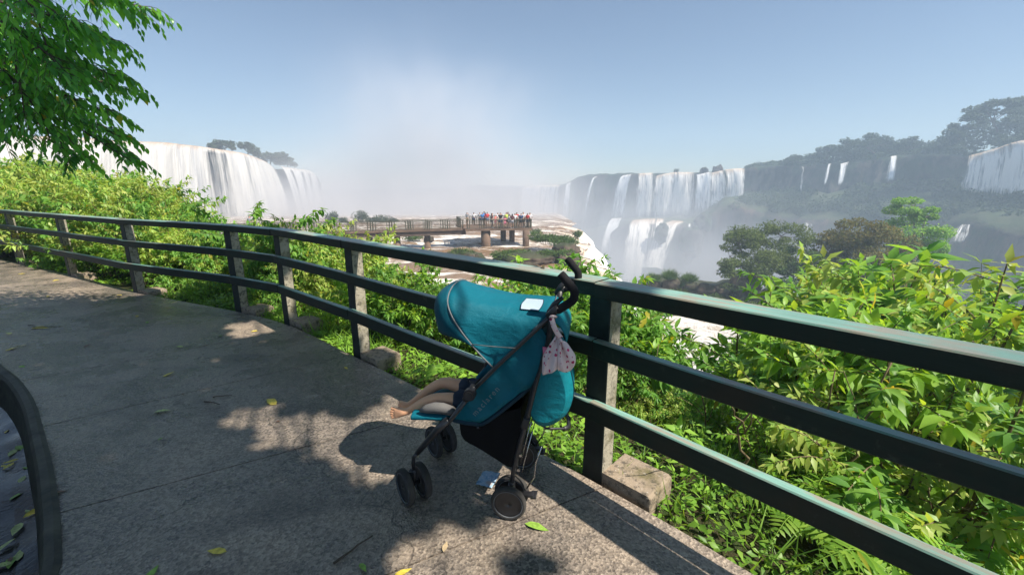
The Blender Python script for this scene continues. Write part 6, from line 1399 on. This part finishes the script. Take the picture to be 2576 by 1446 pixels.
    def ruff(seq, depth, name, m, ph):
        C = catmull([Vector((u, w_, v)) for u, w_, v in seq], 30); rows = []
        for i, p in enumerate(C):
            t = i / 29; row = []
            for j in range(13):
                s = j / 12 - .5; row.append(S(p.x + depth * s * .35 * math.sin(t * 9 + ph), p.y + depth * s * math.sin(math.pi * (.15 + .8 * t)) , p.z + .020 * math.cos(s * 6.2 + t * 6 + ph) + .012 * math.sin(t * 14 + s * 9)) - L0)
            rows.append(row)
        mb = MB(); mb.grid(rows); ob = mb.build(name, m, hat); so = ob.modifiers.new('thickness', 'SOLIDIFY'); so.thickness = .004; return ob
    # draped cone of the brim, then the folded crown beside it
    def fan(apex, rim, name, bul, ph):
        C = catmull([Vector(r) for r in rim], 40); a = Vector(apex); rows = []
        for i, p in enumerate(C):
            row = []
            for j in range(12):
                t = j / 11; q = a.lerp(p, t ** .9); b = math.sin(math.pi * min(1, t * .92)) * bul * (1 + .35 * math.sin(i * .55 + ph)) + .007 * math.sin(i * .9 + ph) * t
                row.append(S(q.x, q.y, q.z - b) - L0)
            rows.append(row)
        mb = MB(); mb.grid(rows); ob = mb.build(name, cot, hat); so = ob.modifiers.new('thickness', 'SOLIDIFY'); so.thickness = .003
    fan((-.197, .996, -.215), [(-.178, .955, -.20), (-.142, .915, -.215), (-.132, .868, -.225), (-.134, .810, -.235), (-.165, .820, -.262), (-.205, .848, -.262), (-.225, .858, -.25), (-.222, .90, -.235), (-.212, .95, -.225)], 'brim', .022, .5)
    fan((-.205, .990, -.222), [(-.225, .972, -.22), (-.250, .950, -.225), (-.278, .915, -.235), (-.282, .875, -.245), (-.262, .838, -.25), (-.230, .842, -.262), (-.208, .846, -.265), (-.214, .89, -.275), (-.222, .93, -.27), (-.214, .96, -.25)], 'crown', .026, 2.0)
    mb = MB(); mb.grid([[S(-.132, .935, -.222) - L0, S(-.165, .93, -.226) - L0], [S(-.135, .89, -.222) - L0, S(-.16, .885, -.228) - L0]]); ob = mb.build('lining', CL['pink'], hat); so = ob.modifiers.new('thickness', 'SOLIDIFY'); so.thickness = .004
    mb = MB(); pts = [S(-.170, 1.080, -.236), S(-.182, 1.045, -.246), S(-.200, 1.010, -.246), S(-.214, .99, -.243)]; wv = Vector((.010, 0, -.006)); mb.grid([[p - wv - L0, p + wv - L0] for p in catmull(pts, 10)]); ob = mb.build('strap', cot, hat); so = ob.modifiers.new('thickness', 'SOLIDIFY'); so.thickness = .003
    mb = MB(); mb.tube([S(-.162, 1.078, -.222) - L0, S(-.170, 1.088, -.24) - L0, S(-.184, 1.088, -.235) - L0, S(-.190, 1.08, -.218) - L0], .006, 6); mb.build('strap_loop', cot, hat)
stroller()

# ------------------------------------------------------------------ leaflet and small things
def leaflet():
    c4 = [on_z(1242, 1187, 0.004), on_z(1260, 1196, 0.004), on_z(1238, 1230, 0.004), on_z(1197, 1218, 0.004)]; c4[1] = on_z(1286, 1194, 0.004) * 0 + on_z(1261, 1193, 0.004)
    a, b, c, d = on_z(1216, 1187, 0.006), on_z(1260, 1193, 0.006), on_z(1237, 1229, 0.006), on_z(1197, 1219, 0.006)
    rows = []
    for i in range(13):
        t = i / 12; l, r = a.lerp(d, t), b.lerp(c, t); rows.append([l.lerp(r, j / 12) + Vector((0, 0, .004 + .007 * abs(math.sin(j / 12 * 4.2 + t)) * (1 - t) + .004 * math.sin(t * 9 + j * .8) ** 2)) for j in range(13)])
    cen = rows[6][6].copy(); rows = [[p - cen for p in r] for r in rows]
    k = NM('wet_blue_leaflet'); o = k.coord(); n1 = k.noise(o, 22, 4, 0.6, 1.0); col = k.ramp(n1, [(0.30, (0.10, 0.22, 0.36)), (0.45, (0.28, 0.45, 0.60)), (0.58, (0.42, 0.55, 0.66)), (0.72, (0.22, 0.34, 0.24))])
    col = k.mix(k.ramp(k.noise(o, 90, 2), [(0.60, 0.0), (0.66, 0.7)]), col, (0.62, 0.68, 0.75)); col = k.mix(k.ramp(k.noise(o, 11, 1), [(0.62, 0.0), (0.68, 0.7)]), col, (0.45, 0.32, 0.24))
    mb = MB(); mb.grid(rows); o = mb.build('leaflet', k.done(k.bsdf(col, 0.25, 0.5))); o.location = cen; so = o.modifiers.new('thickness', 'SOLIDIFY'); so.thickness = .002
    tag(o, 'wet crumpled blue printed leaflet lying on the path beside the rear wheel', 'leaflet')
    p = on_z(1362, 672, 1.176); lv = LV(); lv.add([p, p, p], [(1, .3, .5), (-.8, .4, .45), (.2, -.9, .25)], [(0, 0, 1)] * 3, .06, .025, lod=2, droop=.3)
    tag(lv.build('dry_leaf', M['bark']), 'withered dark leaf lying on the top rail left of the pushchair', 'leaf', None, 'thing')
    p = on_z(1290, 672, 1.176); p = at(1500, 706, 2.06); 
    mb = MB(); q = at(1680, 1000, 2.7); 
leaflet()
# ================================================================== mist and haze
def build_air():
    k = NM('haze_air'); v = k.n('VolumePrincipled'); k.set(v, 'Color', (0.64, 0.81, 1.0, 1)); k.set(v, 'Density', 0.0017); k.set(v, 'Anisotropy', 0.1)
    k.t.links.new(v.outputs[0], k.out.inputs['Volume'])
    mb = MB(); mb.box((0, 215, -8.5), (900, 570, 133)); tag(mb.build('haze', k.m), kind='stuff')
    k = NM('spray_mist'); p = k.pos(); tot = None
    for c, s, a in MIST:
        q = k.n('VectorMath', _operation='SUBTRACT', i0=p, i1=c).outputs[0]
        q = k.n('VectorMath', _operation='DIVIDE', i0=q, i1=s).outputs[0]
        d = k.n('VectorMath', _operation='DOT_PRODUCT', i0=q, i1=q).outputs['Value']
        e = k.math('MULTIPLY', k.math('EXPONENT', k.math('MULTIPLY', d, -1.0)), a)
        tot = e if tot is None else k.math('ADD', tot, e)
    nz = k.noise(k.mapping(p, (1, 1, 0.8)), 0.034, 5, 0.62)
    den = k.math('MULTIPLY', tot, k.ramp(nz, [(0.36, 0.0), (0.70, 2.4)]))
    v = k.n('VolumePrincipled'); k.set(v, 'Color', (0.86, 0.87, 0.92, 1)); k.set(v, 'Density', den); k.set(v, 'Anisotropy', 0.0)
    k.t.links.new(v.outputs[0], k.out.inputs['Volume']); k.m.cycles.volume_step_rate = 0.6
    mb = MB(); mb.box((-10, 200, -2), (280, 260, 114)); tag(mb.build('mist', k.m), kind='stuff')
MIST = [((90, 242, -14), (32, 14, 7), 0.02), ((-25, 112, -4), (60, 26, 7), 0.014), ((-37, 200, 16), (34, 45, 27), 0.017), ((-50, 190, -8), (66, 60, 16), 0.018), ((-85, 150, -12), (44, 36, 10), 0.03), ((0, 235, -6), (40, 45, 24), 0.004),
        ((48, 195, -34), (50, 45, 17), 0.016), ((-22, 225, 40), (34, 36, 18), 0.003), ((62, 150, -32), (55, 45, 15), 0.012)]
build_air()
